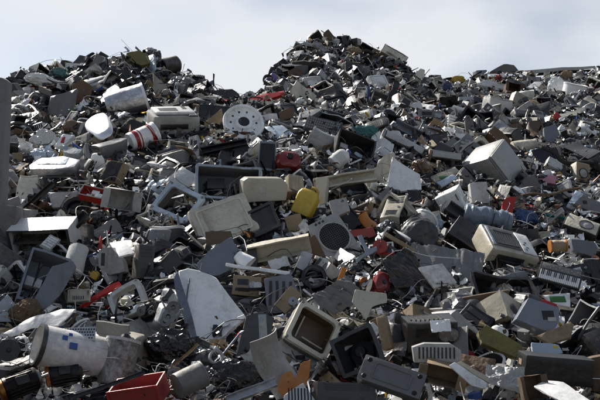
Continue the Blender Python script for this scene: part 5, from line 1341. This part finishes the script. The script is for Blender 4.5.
# name: (builder, weight, noun for labels, category, (w, d, h) metres, colours, finish, option sets)
KINDS = dict(
    computer_case=('case', 8, 'computer case', 'computer case', (.19, .42, .42), ['beige', 'cream', 'grey', 'dark_grey', 'black', 'pale_grey'], 'paint', [dict(), dict(open=1), dict(bays=4, open=1, noface=1), dict(bays=2)]),
    monitor=('crt', 5, 'monitor', 'monitor', (.42, .4, .36), ['beige', 'cream', 'grey', 'dark_grey', 'black'], 'plastic', [dict(), dict(hollow=1), dict(hollow=1, bez=.06)]),
    monitor_surround=('bezel', 3, 'hollow screen surround', 'monitor frame', (.44, .2, .38), ['cream', 'beige', 'grey', 'dark_grey', 'pale_grey', 'black'], 'plastic', [dict(), dict(bar=.08), dict(pane=1)]),
    desk_printer=('printer', 4, 'printer', 'printer', (.44, .38, .22), ['cream', 'pale_grey', 'grey', 'dark_grey', 'beige'], 'plastic', [dict(), dict(c2='dark_grey')]),
    appliance_cabinet=('cabinet', 3, 'appliance cabinet', 'appliance', (.45, .45, .55), ['white', 'pale_grey', 'grey', 'steel', 'dark_grey'], 'paint', [dict(), dict(open=1), dict(open=1)]),
    plastic_bucket=('barrel', 3, 'tub', 'tub', (.26, .26, .3), ['white', 'pale_grey', 'black', 'grey', 'blue', 'dark_grey'], 'plastic', [dict(taper=(.8, 1), handle=1), dict(), dict(hollow=False)]),
    open_bin=('tray', 5, 'open casing', 'casing', (.42, .2, .34), GREYS, 'plastic', [dict(), dict(skip='FU'), dict(junk=1, skip='FL')]),
    metal_tube=('pipe', 6, 'tube', 'tube', (.05, .05, .75), METAL + ['black', 'white'], 'brushed', [dict(), dict(collar=1), dict(flare=1)]),
    metal_channel=('bar', 10, 'metal rail', 'rail', (.06, .04, .7), METAL + ['black', 'white', 'pale_grey'], 'paint', [dict(), dict(sec='L'), dict()]),
    power_cable=('cable', 11, 'cable', 'cable', (.9, .25, .35), ['black', 'black', 'black', 'grey', 'dark_grey', 'red', 'white', 'yellow'], 'rubber', [dict(r=.013), dict(r=.011, n=8), dict(loop=1, r=.014), dict(loop=1, r=.01)]),
    vacuum_hose=('cable', 4, 'hose', 'hose', (.7, .2, .4), ['black', 'grey', 'dark_grey', 'pale_grey'], 'rubber', [dict(r=.03, ribbed=1, n=5), dict(r=.028, ribbed=1, n=6)]),
    computer_keyboard=('keyboard', 4, 'computer keyboard', 'keyboard', (.45, .03, .17), ['beige', 'cream', 'black', 'dark_grey', 'pale_grey'], 'plastic', [dict(), dict(c2='dark_grey')]),
    loudspeaker=('speaker', 3, 'loudspeaker', 'speaker', (.22, .2, .34), ['black', 'brown', 'dark_grey', 'tan'], 'wood', [dict(), dict(cones=((0, 0, .36),))]),
    small_motor=('motor', 5, 'motor', 'motor', (.15, .15, .24), ['dark_grey', 'steel', 'black', 'rust', 'blue_grey'], 'brushed', [dict(), dict(c2='rust')]),
    circuit_board=('circuit', 4, 'circuit board', 'circuit board', (.3, .06, .22), ['green', 'green', 'brown', 'tan', 'blue'], 'plastic', [dict(), dict()]),
    wooden_board=('plank', 2.2, 'board', 'board', (.4, .02, .28), ['brown', 'tan', 'rust', 'cream', 'brown'], 'wood', [dict(), dict()]),
    bent_sheet=('sheet', 11, 'bent sheet', 'metal sheet', (.5, .02, .36), METAL + ['white', 'white', 'pale_grey', 'black', 'dark_grey', 'blue_grey'], 'brushed', [dict(crumple=.05, bend=.12), dict(crumple=.08, fold=.7), dict(crumple=.12), dict(crumple=.03, fold=-.9, cf=1.4)]),
    plastic_film=('sheet', 6, 'crumpled film', 'film', (.45, .05, .4), ['white', 'pale_grey', 'black', 'pale_blue', 'black', 'dark_grey'], 'film', [dict(crumple=.2, n=26), dict(crumple=.26, cf=3, n=28)]),
    pressed_cover=('lipped', 9, 'pressed cover', 'cover', (.42, .06, .34), GREYS + ['white', 'steel'], 'paint', [dict(), dict(slots=1), dict(relief=0, rr=.06)]),
    garbage_bag=('blob', 3, 'crumpled bag', 'bag', (.35, .25, .28), ['black', 'black', 'dark_grey', 'white', 'pale_blue', 'brown'], 'film', [dict(sub=4), dict(sub=4, cf=3), dict(sub=4, crumple=.35)]),
    plastic_bottle=('bottle', 3, 'bottle', 'bottle', (.11, .11, .28), ['white', 'pale_grey', 'blue', 'green', 'black', 'yellow'], 'gloss', [dict(), dict(c2='red')]),
    vacuum_cleaner=('vacuum', 3, 'vacuum cleaner', 'vacuum cleaner', (.26, .36, .22), ['red', 'grey', 'dark_grey', 'blue', 'black', 'white'], 'gloss', [dict(), dict()]),
    stereo_deck=('stereo', 6, 'stereo deck', 'stereo', (.42, .3, .12), ['black', 'dark_grey', 'grey', 'steel', 'black'], 'paint', [dict(c2='black'), dict(c2='grey'), dict(c2='steel')]),
    power_box=('psu', 4, 'power box', 'power supply', (.3, .14, .2), ['steel', 'grey', 'dark_grey', 'pale_grey', 'black'], 'paint', [dict(), dict()]),
    wire_rack=('rack', 4, 'wire rack', 'rack', (.42, .03, .34), ['steel', 'white', 'dark_grey', 'rust'], 'metal', [dict(), dict(nw=8)]),
    wheel_unit=('wheel', 2, 'wheel', 'wheel', (.24, .09, .24), ['black', 'dark_grey'], 'rubber', [dict(), dict(c2='pale_grey')]),
    machine_block=('engine', 5, 'machine part', 'machine part', (.3, .24, .28), ['steel', 'dark_grey', 'rust', 'grey', 'black'], 'brushed', [dict(), dict(c2='steel'), dict(c2='copper')]),
    lamp_cone=('cone', 1.5, 'lamp shade', 'lamp', (.28, .28, .2), ['white', 'cream', 'green', 'black', 'steel'], 'gloss', [dict(), dict()]),
    porthole_ring=('porthole', 2, 'round door ring', 'ring', (.38, .1, .38), ['white', 'grey', 'pale_grey', 'black'], 'gloss', [dict(), dict(pane=0)]),
    cardboard_box=('carton', 1.3, 'cardboard box', 'box', (.36, .3, .28), ['tan', 'brown', 'brown', 'pale_grey', 'grey'], 'card', [dict(), dict()]),
    desk_fan=('fan', 1.5, 'fan', 'fan', (.34, .14, .34), ['pale_grey', 'black', 'white'], 'paint', [dict(), dict()]),
    microwave_oven=('microwave', 3, 'microwave oven', 'microwave', (.46, .34, .28), ['white', 'pale_grey', 'grey', 'black', 'cream'], 'paint', [dict(), dict()]),
    oil_radiator=('radiator', 2, 'radiator', 'radiator', (.5, .14, .5), ['white', 'pale_grey', 'cream', 'grey'], 'paint', [dict(), dict()]),
    flat_monitor=('flatscreen', 3, 'flat screen', 'screen', (.46, .07, .36), ['black', 'dark_grey', 'grey', 'pale_grey'], 'gloss', [dict(), dict()]),
    disc_drive=('drive', 4, 'disc drive', 'disc drive', (.15, .2, .045), ['steel', 'grey', 'silver'], 'brushed', [dict(), dict(c2='black')]),
    moulded_shell=('chairshell', 6, 'moulded shell', 'shell', (.36, .12, .34), GREYS + ['tan', 'white'], 'plastic', [dict(), dict(), dict()]),
    round_dish=('gear', 3, 'round dish', 'dish', (.26, .07, .26), GREYS, 'plastic', [dict(), dict(fin='brushed', c2='steel')]),
    toner_roller=('toner', 3, 'roller', 'roller', (.06, .06, .42), ['black', 'grey', 'dark_grey', 'white', 'steel'], 'gloss', [dict(c2='black'), dict(c2='pale_grey')]),
    fuel_can=('jerrycan', 1.2, 'canister', 'canister', (.22, .13, .3), ['white', 'yellow', 'blue', 'pale_grey', 'black', 'red'], 'plastic', [dict(), dict()]),
    cable_reel=('spool', 1, 'reel', 'reel', (.18, .18, .14), ['tan', 'black', 'copper', 'grey'], 'plastic', [dict(c2='black'), dict(c2='pale_grey')]),
    washer_drum_tub=('drum', 1, 'washing machine tub', 'washing drum', (.5, .18, .5), ['white', 'pale_grey', 'grey'], 'plastic', [dict(), dict()]),
    office_shard=('plateshard', 7, 'broken plastic piece', 'plastic', (.3, .03, .24), GREYS + BRIGHT, 'plastic', [dict(), dict(), dict(), dict(), dict()]),
)

def b_plateshard(k, o):
    r = random.Random(k.seed * 3)
    n = r.randint(4, 7); pts = []
    for i in range(n):
        a = 2 * math.pi * i / n + r.uniform(-.3, .3); q = r.uniform(.32, .55)
        pts.append((k.w * q * math.cos(a), k.h * q * math.sin(a)))
    b_plate(k, dict(o, pts=pts, bev=1))
BUILD['plateshard'] = b_plateshard
SINGLE.add('plateshard')

PROTO = {}
for kn, (bk, wt, noun, cat, dims, cols, fin, opts) in KINDS.items():
    L_ = []
    for i, o in enumerate(opts):
        SEED[0] += 1
        k = Kit(kn, *dims, SEED[0], .018 if bk in SINGLE else .045 + .015 * (i % 3), single=bk in SINGLE, shear=(0, .06, -.08, .1)[i % 4])
        BUILD[bk](k, dict(o, col=cols[0], fin=o.get('fin', fin)))
        L_.append(k)
    PROTO[kn] = L_

# surface samples of every prototype (for the visibility count)
def tris(objs, root):
    V = []
    for o in objs:
        m = o.data; n = len(m.vertices)
        co = np.empty(n * 3, np.float32); m.vertices.foreach_get('co', co); co = co.reshape(-1, 3)
        m.calc_loop_triangles(); t = np.empty(len(m.loop_triangles) * 3, np.int32); m.loop_triangles.foreach_get('vertices', t)
        V.append(co[t.reshape(-1, 3)])
    T = np.concatenate(V)                 # in an order that does not depend on how the mesh tools numbered the faces
    T = np.take_along_axis(T, np.argsort(np.round(T, 4) @ np.array([1.0, 7.13, 51.7]), axis=1)[:, :, None], axis=1)
    c = np.round(T.mean(1), 4)
    return T[np.lexsort((np.round(T[:, 0, 0], 4), np.round(T[:, 0, 2], 4), c[:, 2], c[:, 1], c[:, 0]))]

RNG = np.random.default_rng(5)
def sample(T, n):
    a = np.linalg.norm(np.cross(T[:, 1] - T[:, 0], T[:, 2] - T[:, 0]), axis=1) + 1e-12
    i = RNG.choice(len(T), n, p=a / a.sum())
    r = RNG.random((n, 2)); f = r.sum(1) > 1; r[f] = 1 - r[f]
    t = T[i]
    return t[:, 0] + (t[:, 1] - t[:, 0]) * r[:, :1] + (t[:, 2] - t[:, 0]) * r[:, 1:]

def project(P):
    x, y, z = P[:, 0], P[:, 1], P[:, 2] - CAMZ
    dep = y * CA + z * SA; up = -y * SA + z * CA
    return 300 + x / dep * FOC, 200 - up / dep * FOC, dep

# plan the fillers
plan = []
names = list(KINDS); wts = [KINDS[n][1] for n in names]
heroes = [t for t in THINGS]
def blocked(u, v, r, dep):
    for t in heroes:
        if abs(u - t['u']) < t['w'] * .47 + r * .42 and abs(v - t['v']) < t['h'] * .47 + r * .42 and dep < t['dep'] + .4: return True
    return False
N_FILL = 7600
tries = 0
count = {}
while len(plan) < N_FILL and tries < 160000:
    tries += 1
    u = RND.uniform(-12, 612); tv = top(u); v = RND.uniform(tv + 1, 412)
    D = dist(u, v)
    if RND.random() > (D / 18) ** 1.25: continue
    kn = RND.choices(names, wts)[0] if D < 12 or RND.random() < .75 else RND.choice(['plastic_film', 'bent_sheet', 'office_shard', 'garbage_bag', 'metal_channel', 'machine_block', 'moulded_shell', 'metal_tube', 'plastic_film', 'wire_rack', 'plastic_bottle'])
    bk, wt, noun, cat, dims, cols, fin, opts = KINDS[kn]
    if count.get(kn, 0) >= 640: continue
    sc = RND.uniform(.62, 1.12) * (1.0 if D < 11.5 else RND.uniform(.75, 1.1) if D < 15 else RND.uniform(.6, .95))
    size_px = max(dims) * sc / D * FOC
    P = surf(u, v); n = normal(u, v)
    big = max(dims) * sc
    sink = RND.uniform(-.12, .32) * big + (RND.uniform(0, .25) if D < 12 else RND.uniform(0, .2))
    C = P - n * sink * .6
    if v - size_px * .4 < tv - 1:
        sc *= min(1, (19 if D < 16.5 else 13) / size_px); size_px = max(dims) * sc / D * FOC; big = max(dims) * sc
        v = tv + size_px * RND.uniform(.28, .45); C = surf(u, v) - n * .1 * big
    dep = (C - Vector((0, 0, CAMZ))).dot(Vector((0, CA, SA)))
    if blocked(u, v, size_px, dep): continue
    if v < 150 and u < 12: continue
    count[kn] = count.get(kn, 0) + 1
    if bk in ('sheet', 'lipped', 'plank', 'plateshard', 'keyboard', 'circuit', 'rack', 'chairshell', 'gear', 'porthole', 'flatscreen', 'psu', 'drive'):
        R3 = rot(RND.uniform(-55, 55) + (180 if RND.random() < .25 else 0), RND.gauss(42, 28), RND.uniform(-90, 90))
    elif bk in ('bar', 'pipe', 'toner'):
        R3 = rot(RND.uniform(-60, 60), RND.gauss(25, 25), RND.uniform(-110, 110))
    elif bk == 'cable':
        R3 = rot(RND.uniform(-40, 40), RND.gauss(30, 20), RND.uniform(-50, 50))
    else:
        R3 = rot(RND.uniform(-180, 180) if RND.random() < .5 else RND.gauss(0, 40), RND.gauss(10, 40), RND.gauss(0, 50))
    col = RND.choice(cols)
    if bk not in ('carton', 'circuit', 'plank') and RND.random() < (.5 if D < 7.6 else .46): col = RND.choice(['black', 'dark_grey', 'black', 'black', 'grey'])
    if D > 11 and bk in ('sheet', 'plateshard', 'lipped') and RND.random() < .4: col = RND.choice(['white', 'white', 'silver', 'pale_grey'])
    if size_px > 20 and col in ('red', 'blue', 'yellow', 'green', 'orange', 'teal', 'pink') and RND.random() < .8: col = RND.choice(['dark_grey', 'grey', 'black', 'pale_grey'])
    plan.append(dict(kind=kn, var=RND.randrange(len(opts)), C=C, R=R3, s=sc, col=col, fin=fin, u=u, v=v, dep=dep))

# what each planned thing shows: point-splatted depth buffer
GW, GH, GS = 400, 267, 400 / 600
zb = np.full(GW * GH, 1e9, np.float32); ib = np.full(GW * GH, -1, np.int32)
def splat(P, idn):
    u, v, d = project(P)
    x = np.floor(u * GS).astype(int); y = np.floor(v * GS).astype(int)
    ok = (x >= 0) & (x < GW) & (y >= 0) & (y < GH) & (d > .3)
    i = y[ok] * GW + x[ok]; d = d[ok].astype(np.float32)
    o = np.argsort(-d); i, d = i[o], d[o]
    tmp = np.full(0, 0)
    best = zb[i] > d
    zb[i[best]] = d[best]; ib[i[best]] = idn
bpy.context.view_layer.update()
ids = []
tt = tris([terr], terr)
splat(sample(tt, 400000), -2)
PT = {}
for idn, t in enumerate(THINGS):
    M = np.array(t['root'].matrix_world)
    T = tris(t['objs'], t['root'])
    Pw = sample(T, 5000 if t['w'] > 12 else 2000) @ M[:3, :3].T + M[:3, 3]
    splat(Pw, idn)
NH = len(THINGS)
zb0, ib0 = zb.copy(), ib.copy()
hero_px = np.bincount(ib0[ib0 >= 0], minlength=NH)
for j, p in enumerate(plan):
    k = PROTO[p['kind']][p['var']]
    key = (p['kind'], p['var'])
    if key not in PT: PT[key] = sample(tris(k.objs, k.root), 3000)
    size_px = max(k.w, k.d, k.h) * p['s'] / p['dep'] * FOC * GS
    n = int(min(3000, max(250, size_px ** 2 * 5)))
    M = np.array(p['R']) * p['s']
    loc = np.array(p['C'] - p['R'] @ Vector((0, 0, k.h / 2 * p['s'])))
    p['loc'] = loc
    splat(PT[key][:n] @ M.T + loc, NH + j)
# fill what still shows bare ground with smaller, mostly dark things
GAPK = ['bent_sheet', 'pressed_cover', 'office_shard', 'machine_block', 'small_motor', 'moulded_shell', 'stereo_deck', 'garbage_bag', 'plastic_film', 'metal_channel', 'open_bin', 'power_box', 'computer_case', 'round_dish', 'disc_drive', 'toner_roller', 'circuit_board', 'wooden_board', 'vacuum_cleaner', 'loudspeaker', 'stereo_deck', 'computer_case', 'desk_printer', 'flat_monitor', 'monitor']
def add_splat(p, idn):
    k = PROTO[p['kind']][p['var']]; key = (p['kind'], p['var'])
    if key not in PT: PT[key] = sample(tris(k.objs, k.root), 3000)
    size_px = max(k.w, k.d, k.h) * p['s'] / p['dep'] * FOC * GS
    n = int(min(3000, max(250, size_px ** 2 * 5)))
    M = np.array(p['R']) * p['s']
    p['loc'] = np.array(p['C'] - p['R'] @ Vector((0, 0, k.h / 2 * p['s'])))
    splat(PT[key][:n] @ M.T + p['loc'], idn)
def thieves():
    """planned things that would hide much of a hand-placed one"""
    m = (ib0 >= 0) & (ib >= NH)
    key = ib0[m].astype(np.int64) * 100000 + ib[m]
    kk_, c_ = np.unique(key, return_counts=True)
    return {int(a % 100000) - NH for a, c in zip(kk_, c_) if c > max(4, .07 * hero_px[int(a // 100000)])}
DEAD = set()
def resplat():
    zb[:] = zb0; ib[:] = ib0
    for j, p in enumerate(plan):
        if j not in DEAD: add_splat(p, NH + j)
for _ in range(3):
    DEAD |= thieves(); resplat()
for rnd in range(9):
    gaps = np.flatnonzero(ib == -2)
    if len(gaps) < 900: break
    RNG.shuffle(gaps)
    for g_ in gaps[:260]:
        if ib[g_] != -2: continue
        gy, gx = divmod(int(g_), GW)
        u, v = (gx + .5) / GS, (gy + .5) / GS
        if v < top(u) + 5 or (u < 12 and v < 240): continue
        if rnd < 7 and blocked(u, v, 10, dist(u, v)): continue
        D = dist(u, v); kn = RND.choice(GAPK); bk, wt, noun, cat, dims, cols, fin, opts = KINDS[kn]
        sc = RND.uniform(.45, .8) * (1 if D < 12.5 else .7)
        n = normal(u, v)
        C = surf(u, v) + n * RND.uniform(-.02, .08)
        R3 = rot(RND.uniform(-60, 60), RND.gauss(30, 35), RND.uniform(-90, 90))
        col = RND.choice(cols + (['black', 'dark_grey', 'black', 'dark_grey', 'grey', 'white'] if bk not in ('carton', 'circuit', 'plank') else []))
        if col in ('red', 'blue', 'yellow', 'green', 'orange', 'teal') and RND.random() < .6: col = 'dark_grey'
        p = dict(kind=kn, var=RND.randrange(len(opts)), C=C, R=R3, s=sc, col=col, fin=fin, u=u, v=v, dep=(C - Vector((0, 0, CAMZ))).dot(Vector((0, CA, SA))))
        plan.append(p); add_splat(p, NH + len(plan) - 1)
for _ in range(3):
    DEAD |= thieves(); resplat()
vis = np.bincount(ib[ib >= 0], minlength=NH + len(plan))
yy, xx = np.divmod(np.arange(GW * GH), GW)
def centroid(idn):
    q = ib == idn
    return xx[q].mean() / GS, yy[q].mean() / GS, (xx[q].max() - xx[q].min() + 1) / GS, (yy[q].max() - yy[q].min() + 1) / GS

MIN_VIS = 8
kept = []
for j, p in enumerate(plan):
    if vis[NH + j] < MIN_VIS: continue
    k = PROTO[p['kind']][p['var']]
    bk, wt, noun, cat, dims, cols, fin, opts = KINDS[p['kind']]
    root = k.root.copy(); COL.objects.link(root)
    cop = []
    mp_ = {k.root: root}
    for o in k.objs:
        if o is k.root: c = root
        else:
            c = o.copy(); COL.objects.link(c); c.parent = mp_.get(o.parent, root)
        mp_[o] = c; cop.append(c)
    for o, t_ in k.tint:
        c = mp_[o]
        if t_ == 1:
            f0 = o.data.materials[0].name.rsplit('_', 1)[1]
            c.material_slots[0].link = 'OBJECT'; c.material_slots[0].material = mat(p['col'], f0)
    root.matrix_world = Matrix.Translation(p['loc']) @ p['R'].to_4x4() @ Matrix.Scale(p['s'], 4)
    cu, cv, cw, ch = centroid(NH + j)
    root['category'] = cat; root['group'] = noun + 's strewn over the heap'
    kept.append(dict(root=root, u=cu, v=cv, w=cw, h=ch, px=vis[NH + j] / GS ** 2, desc=WORDS[p['col']] + ' ' + noun, hero=False))
for L_ in PROTO.values():
    for k in L_:
        for o in k.objs:
            if o is not k.root: bpy.data.objects.remove(o)
        bpy.data.objects.remove(k.root)

# ------------------------------------------------------------------ labels: each filler named by its look and the landmark it lies at
marks = []
for idn, t in enumerate(THINGS):
    if vis[idn] >= 12:
        cu, cv, cw, ch = centroid(idn)
        marks.append((cu, cv, t['lm'], cw, ch))
SZ = lambda px: 'tiny' if px < 45 else ('small' if px < 130 else ('' if px < 500 else 'large'))
cand = []
for i, f in enumerate(kept):
    near = sorted((math.hypot(m[0] - f['u'], m[1] - f['v']), k_) for k_, m in enumerate(marks))[:16]
    shape = 'upright' if f['h'] > 1.7 * f['w'] else ('level' if f['w'] > 1.9 * f['h'] else '')
    f['sz'], f['shape'] = SZ(f['px']), shape
    for ds in (f['desc'], (f['sz'] + ' ' + f['desc']).strip(), (f['sz'] + ' ' + shape + ' ' + f['desc']).replace('  ', ' ').strip()):
        pen = 0 if ds == f['desc'] else (3 if shape not in ds or not shape else 6)
        for d, k_ in near:
            m = marks[k_]
            dx, dy = f['u'] - m[0], f['v'] - m[1]
            if abs(dx) < m[3] * .5 and abs(dy) < m[4] * .5: rel = 'touching'
            elif abs(dy) > abs(dx): rel = 'above' if dy < 0 else 'below'
            else: rel = 'beside'
            cand.append((d + pen, i, ds + ' ' + {'touching': 'touching', 'above': 'just above', 'below': 'just below', 'beside': 'beside'}[rel] + ' the ' + m[2]))
        for d1, a in near[:7]:
            for d2, b in near[:7]:
                A, Bm = marks[a], marks[b]
                if a < b and (A[0] - f['u']) * (Bm[0] - f['u']) < 0:
                    cand.append(((d1 + d2) * .75 + 14 + pen, i, ds + ' between the ' + A[2] + ' and the ' + Bm[2]))
cand.sort()
used, todo = set(), set(range(len(kept)))
heads = {t['root']['label'] for t in THINGS}
for sc_, i, lab in cand:
    if i in todo and lab not in used and lab not in heads and 4 <= len(lab.split()) <= 16:
        used.add(lab); todo.discard(i); kept[i]['root']['label'] = lab
for i in list(todo):
    f = kept[i]
    m = min(marks, key=lambda q: math.hypot(q[0] - f['u'], q[1] - f['v']))
    for extra in ('another', 'further', 'partly hidden', 'half buried', 'deep set', 'sunken'):
        lab = extra + ' ' + (f['sz'] + ' ' + f['desc']).strip() + ' near the ' + m[2]
        if lab not in used: break
    used.add(lab); f['root']['label'] = lab

# ------------------------------------------------------------------ shredded scrap nobody could count
def debris():
    V, F, MI = [], [], []
    r = random.Random(21)
    nv = 0
    box_f = [(0, 1, 3, 2), (4, 6, 7, 5), (0, 4, 5, 1), (2, 3, 7, 6), (0, 2, 6, 4), (1, 5, 7, 3)]
    for _ in range(30000):
        u = r.uniform(-110, 710); tv = top(u); v = r.uniform(tv + 2, 440)
        D = dist(u, v)
        if r.random() > (D / 20) ** 1.1: continue
        p = surf(u, v) + Vector((r.gauss(0, .05), r.gauss(0, .05), r.gauss(0, .05)))
        c = r.random()
        sc = (.55 + .02 * D) * r.uniform(.4, 1.2)
        if c < .42: s = (r.uniform(.05, .16) * sc, r.uniform(.008, .03) * sc, r.uniform(.04, .12) * sc)
        elif c < .8: s = (r.uniform(.012, .028) * sc, r.uniform(.012, .028) * sc, r.uniform(.12, .5) * sc)
        else: s = (r.uniform(.04, .1) * sc, r.uniform(.04, .1) * sc, r.uniform(.04, .12) * sc)
        R3 = rot(r.uniform(0, 360), r.uniform(0, 360), r.uniform(0, 360))
        bend = r.uniform(-.6, .6); tp = r.choice((1, .7, .25, .1)); tw = r.uniform(-.35, .35)
        for z in (-.5, 0, .5):
            for x in (-.5, .5):
                for y in (-.5, .5):
                    f_ = 1 if z < .5 else tp
                    q = Vector((x * s[0] * f_ * r.uniform(.75, 1.25) + (bend * s[2] * .4 if z == 0 else 0), y * s[1] * r.uniform(.8, 1.2) + tw * x * z * s[0], z * s[2] * r.uniform(.85, 1.1)))
                    V.append(p + R3 @ q)
        for o in (0, 4):
            a = nv + o
            F += [(a, a + 1, a + 5, a + 4), (a + 2, a + 6, a + 7, a + 3), (a, a + 4, a + 6, a + 2), (a + 1, a + 3, a + 7, a + 5)]
        F += [(nv, nv + 2, nv + 3, nv + 1), (nv + 8, nv + 9, nv + 11, nv + 10)]
        nv += 12
    me = bpy.data.meshes.new('scrap_debris'); me.from_pydata([tuple(v) for v in V], [], F)
    m = bpy.data.materials.new('mixed_scrap'); m.use_nodes = True
    t = m.node_tree; b = t.nodes['Principled BSDF']; gm = t.nodes.new("ShaderNodeNewGeometry"); cr_ = t.nodes.new("ShaderNodeValToRGB")
    cr_.color_ramp.interpolation = 'CONSTANT'
    seq = ['black', 'black', 'dark_grey', 'black', 'grey', 'rust', 'dark_grey', 'white', 'brown', 'grey', 'black', 'pale_grey', 'dark_grey', 'tan', 'black', 'silver', 'blue_grey', 'dark_grey', 'red', 'black', 'cream', 'blue', 'grey', 'dark_grey', 'yellow', 'black', 'white', 'teal']
    e = cr_.color_ramp.elements
    while len(e) < len(seq): e.new(len(e) / 40)
    wts_ = [.12 if c in ('red', 'blue', 'yellow', 'teal') else .5 if c in ('white', 'cream', 'pale_grey', 'tan', 'silver') else 1 for c in seq]; acc = 0
    for el, c, w_ in zip(e, seq, wts_):
        el.position = acc / sum(wts_); acc += w_; el.color = (*CP[c], 1)
    t.links.new(gm.outputs['Random Per Island'], cr_.inputs[0]); t.links.new(cr_.outputs[0], b.inputs['Base Color'])
    mr = t.nodes.new("ShaderNodeMapRange"); mr.inputs['To Min'].default_value = .3; mr.inputs['To Max'].default_value = .8
    t.links.new(gm.outputs['Random Per Island'], mr.inputs['Value']); t.links.new(mr.outputs[0], b.inputs['Roughness'])
    mt = t.nodes.new("ShaderNodeMath"); mt.operation = 'FRACT'; mu = t.nodes.new("ShaderNodeMath"); mu.operation = 'MULTIPLY'; mu.inputs[1].default_value = 53.0
    gt = t.nodes.new("ShaderNodeMath"); gt.operation = 'GREATER_THAN'; gt.inputs[1].default_value = .7
    t.links.new(gm.outputs['Random Per Island'], mu.inputs[0]); t.links.new(mu.outputs[0], mt.inputs[0]); t.links.new(mt.outputs[0], gt.inputs[0]); t.links.new(gt.outputs[0], b.inputs['Metallic'])
    me.materials.append(m); me.update()
    o = bpy.data.objects.new('scrap_debris', me); COL.objects.link(o)
    o['kind'] = 'stuff'; o['label'] = 'shredded metal and plastic bits filling the gaps of the heap'; o['category'] = 'debris'
debris()

def wires():
    r = random.Random(77)
    bm = B()
    for _ in range(1500):
        u = r.uniform(-20, 620); v = r.uniform(top(u) + 2, 420); D = dist(u, v)
        if r.random() > (D / 16) ** .8: continue
        p = surf(u, v); n = normal(u, v); t1 = n.cross(Vector((r.gauss(0, 1), r.gauss(0, 1), r.gauss(0, 1)))).normalized(); t2 = n.cross(t1)
        L_ = r.uniform(.1, .75) * (1 if D < 12 else 1.3); hp = r.choice((0, .02, .05, .12)); wg = r.uniform(.05, .3)
        pts = [p + t1 * L_ * (i / 3 - .5) + t2 * r.gauss(0, wg) * L_ + n * (r.uniform(-.05, .09) + (hp if i in (1, 2) else 0)) for i in range(4)]
        tube(bm, smooth_path(pts, 4), r.uniform(.0013, .0036) * (1 if D < 9 else D / 9), 4, cap=False)
    me = bpy.data.meshes.new('wire_scrap'); bm.to_mesh(me); bm.free()
    m = bpy.data.materials.new('wire_skin'); m.use_nodes = True
    t = m.node_tree; b = t.nodes['Principled BSDF']; gm = t.nodes.new("ShaderNodeNewGeometry"); cr_ = t.nodes.new("ShaderNodeValToRGB"); cr_.color_ramp.interpolation = 'CONSTANT'
    e = cr_.color_ramp.elements
    seq = ['black', 'dark_grey', 'pale_grey', 'black', 'steel', 'cream', 'black', 'grey', 'rust', 'black', 'white', 'dark_grey']
    while len(e) < len(seq): e.new(len(e) / 20)
    for i, (el, c) in enumerate(zip(e, seq)): el.position = i / len(seq); el.color = (*CP[c], 1)
    t.links.new(gm.outputs['Random Per Island'], cr_.inputs[0]); t.links.new(cr_.outputs[0], b.inputs['Base Color']); b.inputs['Roughness'].default_value = .45
    me.materials.append(m)
    o = bpy.data.objects.new('wire_scrap', me); COL.objects.link(o)
    o['kind'] = 'stuff'; o['label'] = 'loose thin wires trailing all over the heap'; o['category'] = 'wires'
wires()

def litter():
    r = random.Random(5); V, F = [], []
    for _ in range(13000):
        u = r.uniform(-60, 660); v = r.uniform(top(u) + 2, 430); D = dist(u, v)
        if r.random() > (D / 20) ** 1.1: continue
        p = surf(u, v) + normal(u, v) * r.uniform(-.02, .07)
        s = r.uniform(.05, .17) * (.6 + .025 * D)
        R3 = rot(r.uniform(-60, 60), r.gauss(40, 35), r.uniform(-90, 90)); a = len(V); asp = r.uniform(.4, 1)
        for j in range(4):
            for i in range(4):
                V.append(tuple(p + R3 @ Vector(((i / 3 - .5 + r.uniform(-.12, .12)) * s, r.gauss(0, .13) * s, (j / 3 - .5 + r.uniform(-.12, .12)) * s * asp))))
        F += [(a + j * 4 + i, a + j * 4 + i + 1, a + j * 4 + i + 5, a + j * 4 + i + 4) for j in range(3) for i in range(3)]
    me = bpy.data.meshes.new('torn_litter'); me.from_pydata(V, [], F)
    m = bpy.data.materials.new('litter_skin'); m.use_nodes = True
    t = m.node_tree; b = t.nodes['Principled BSDF']; gm = t.nodes.new("ShaderNodeNewGeometry"); cr_ = t.nodes.new("ShaderNodeValToRGB"); cr_.color_ramp.interpolation = 'CONSTANT'
    e = cr_.color_ramp.elements
    seq = ['black', 'white', 'dark_grey', 'pale_grey', 'black', 'silver', 'white', 'black', 'dark_grey', 'cream', 'black', 'grey', 'white', 'pale_blue', 'black', 'dark_grey', 'tan', 'red']
    while len(e) < len(seq): e.new(len(e) / 30)
    for i, (el, c) in enumerate(zip(e, seq)): el.position = i / len(seq) if c != 'red' else .985; el.color = (*CP[c], 1)
    t.links.new(gm.outputs['Random Per Island'], cr_.inputs[0]); t.links.new(cr_.outputs[0], b.inputs['Base Color']); b.inputs['Roughness'].default_value = .35
    me.materials.append(m); o = bpy.data.objects.new('torn_litter', me); COL.objects.link(o)
    o['kind'] = 'stuff'; o['label'] = 'torn scraps of plastic film and paper littering the heap'; o['category'] = 'litter'
litter()
print('THINGS', len(THINGS), 'FILL', len(kept), 'unlabelled', len(todo), 'hidden heroes', [t['root'].name for i, t in enumerate(THINGS) if vis[i] < 8])
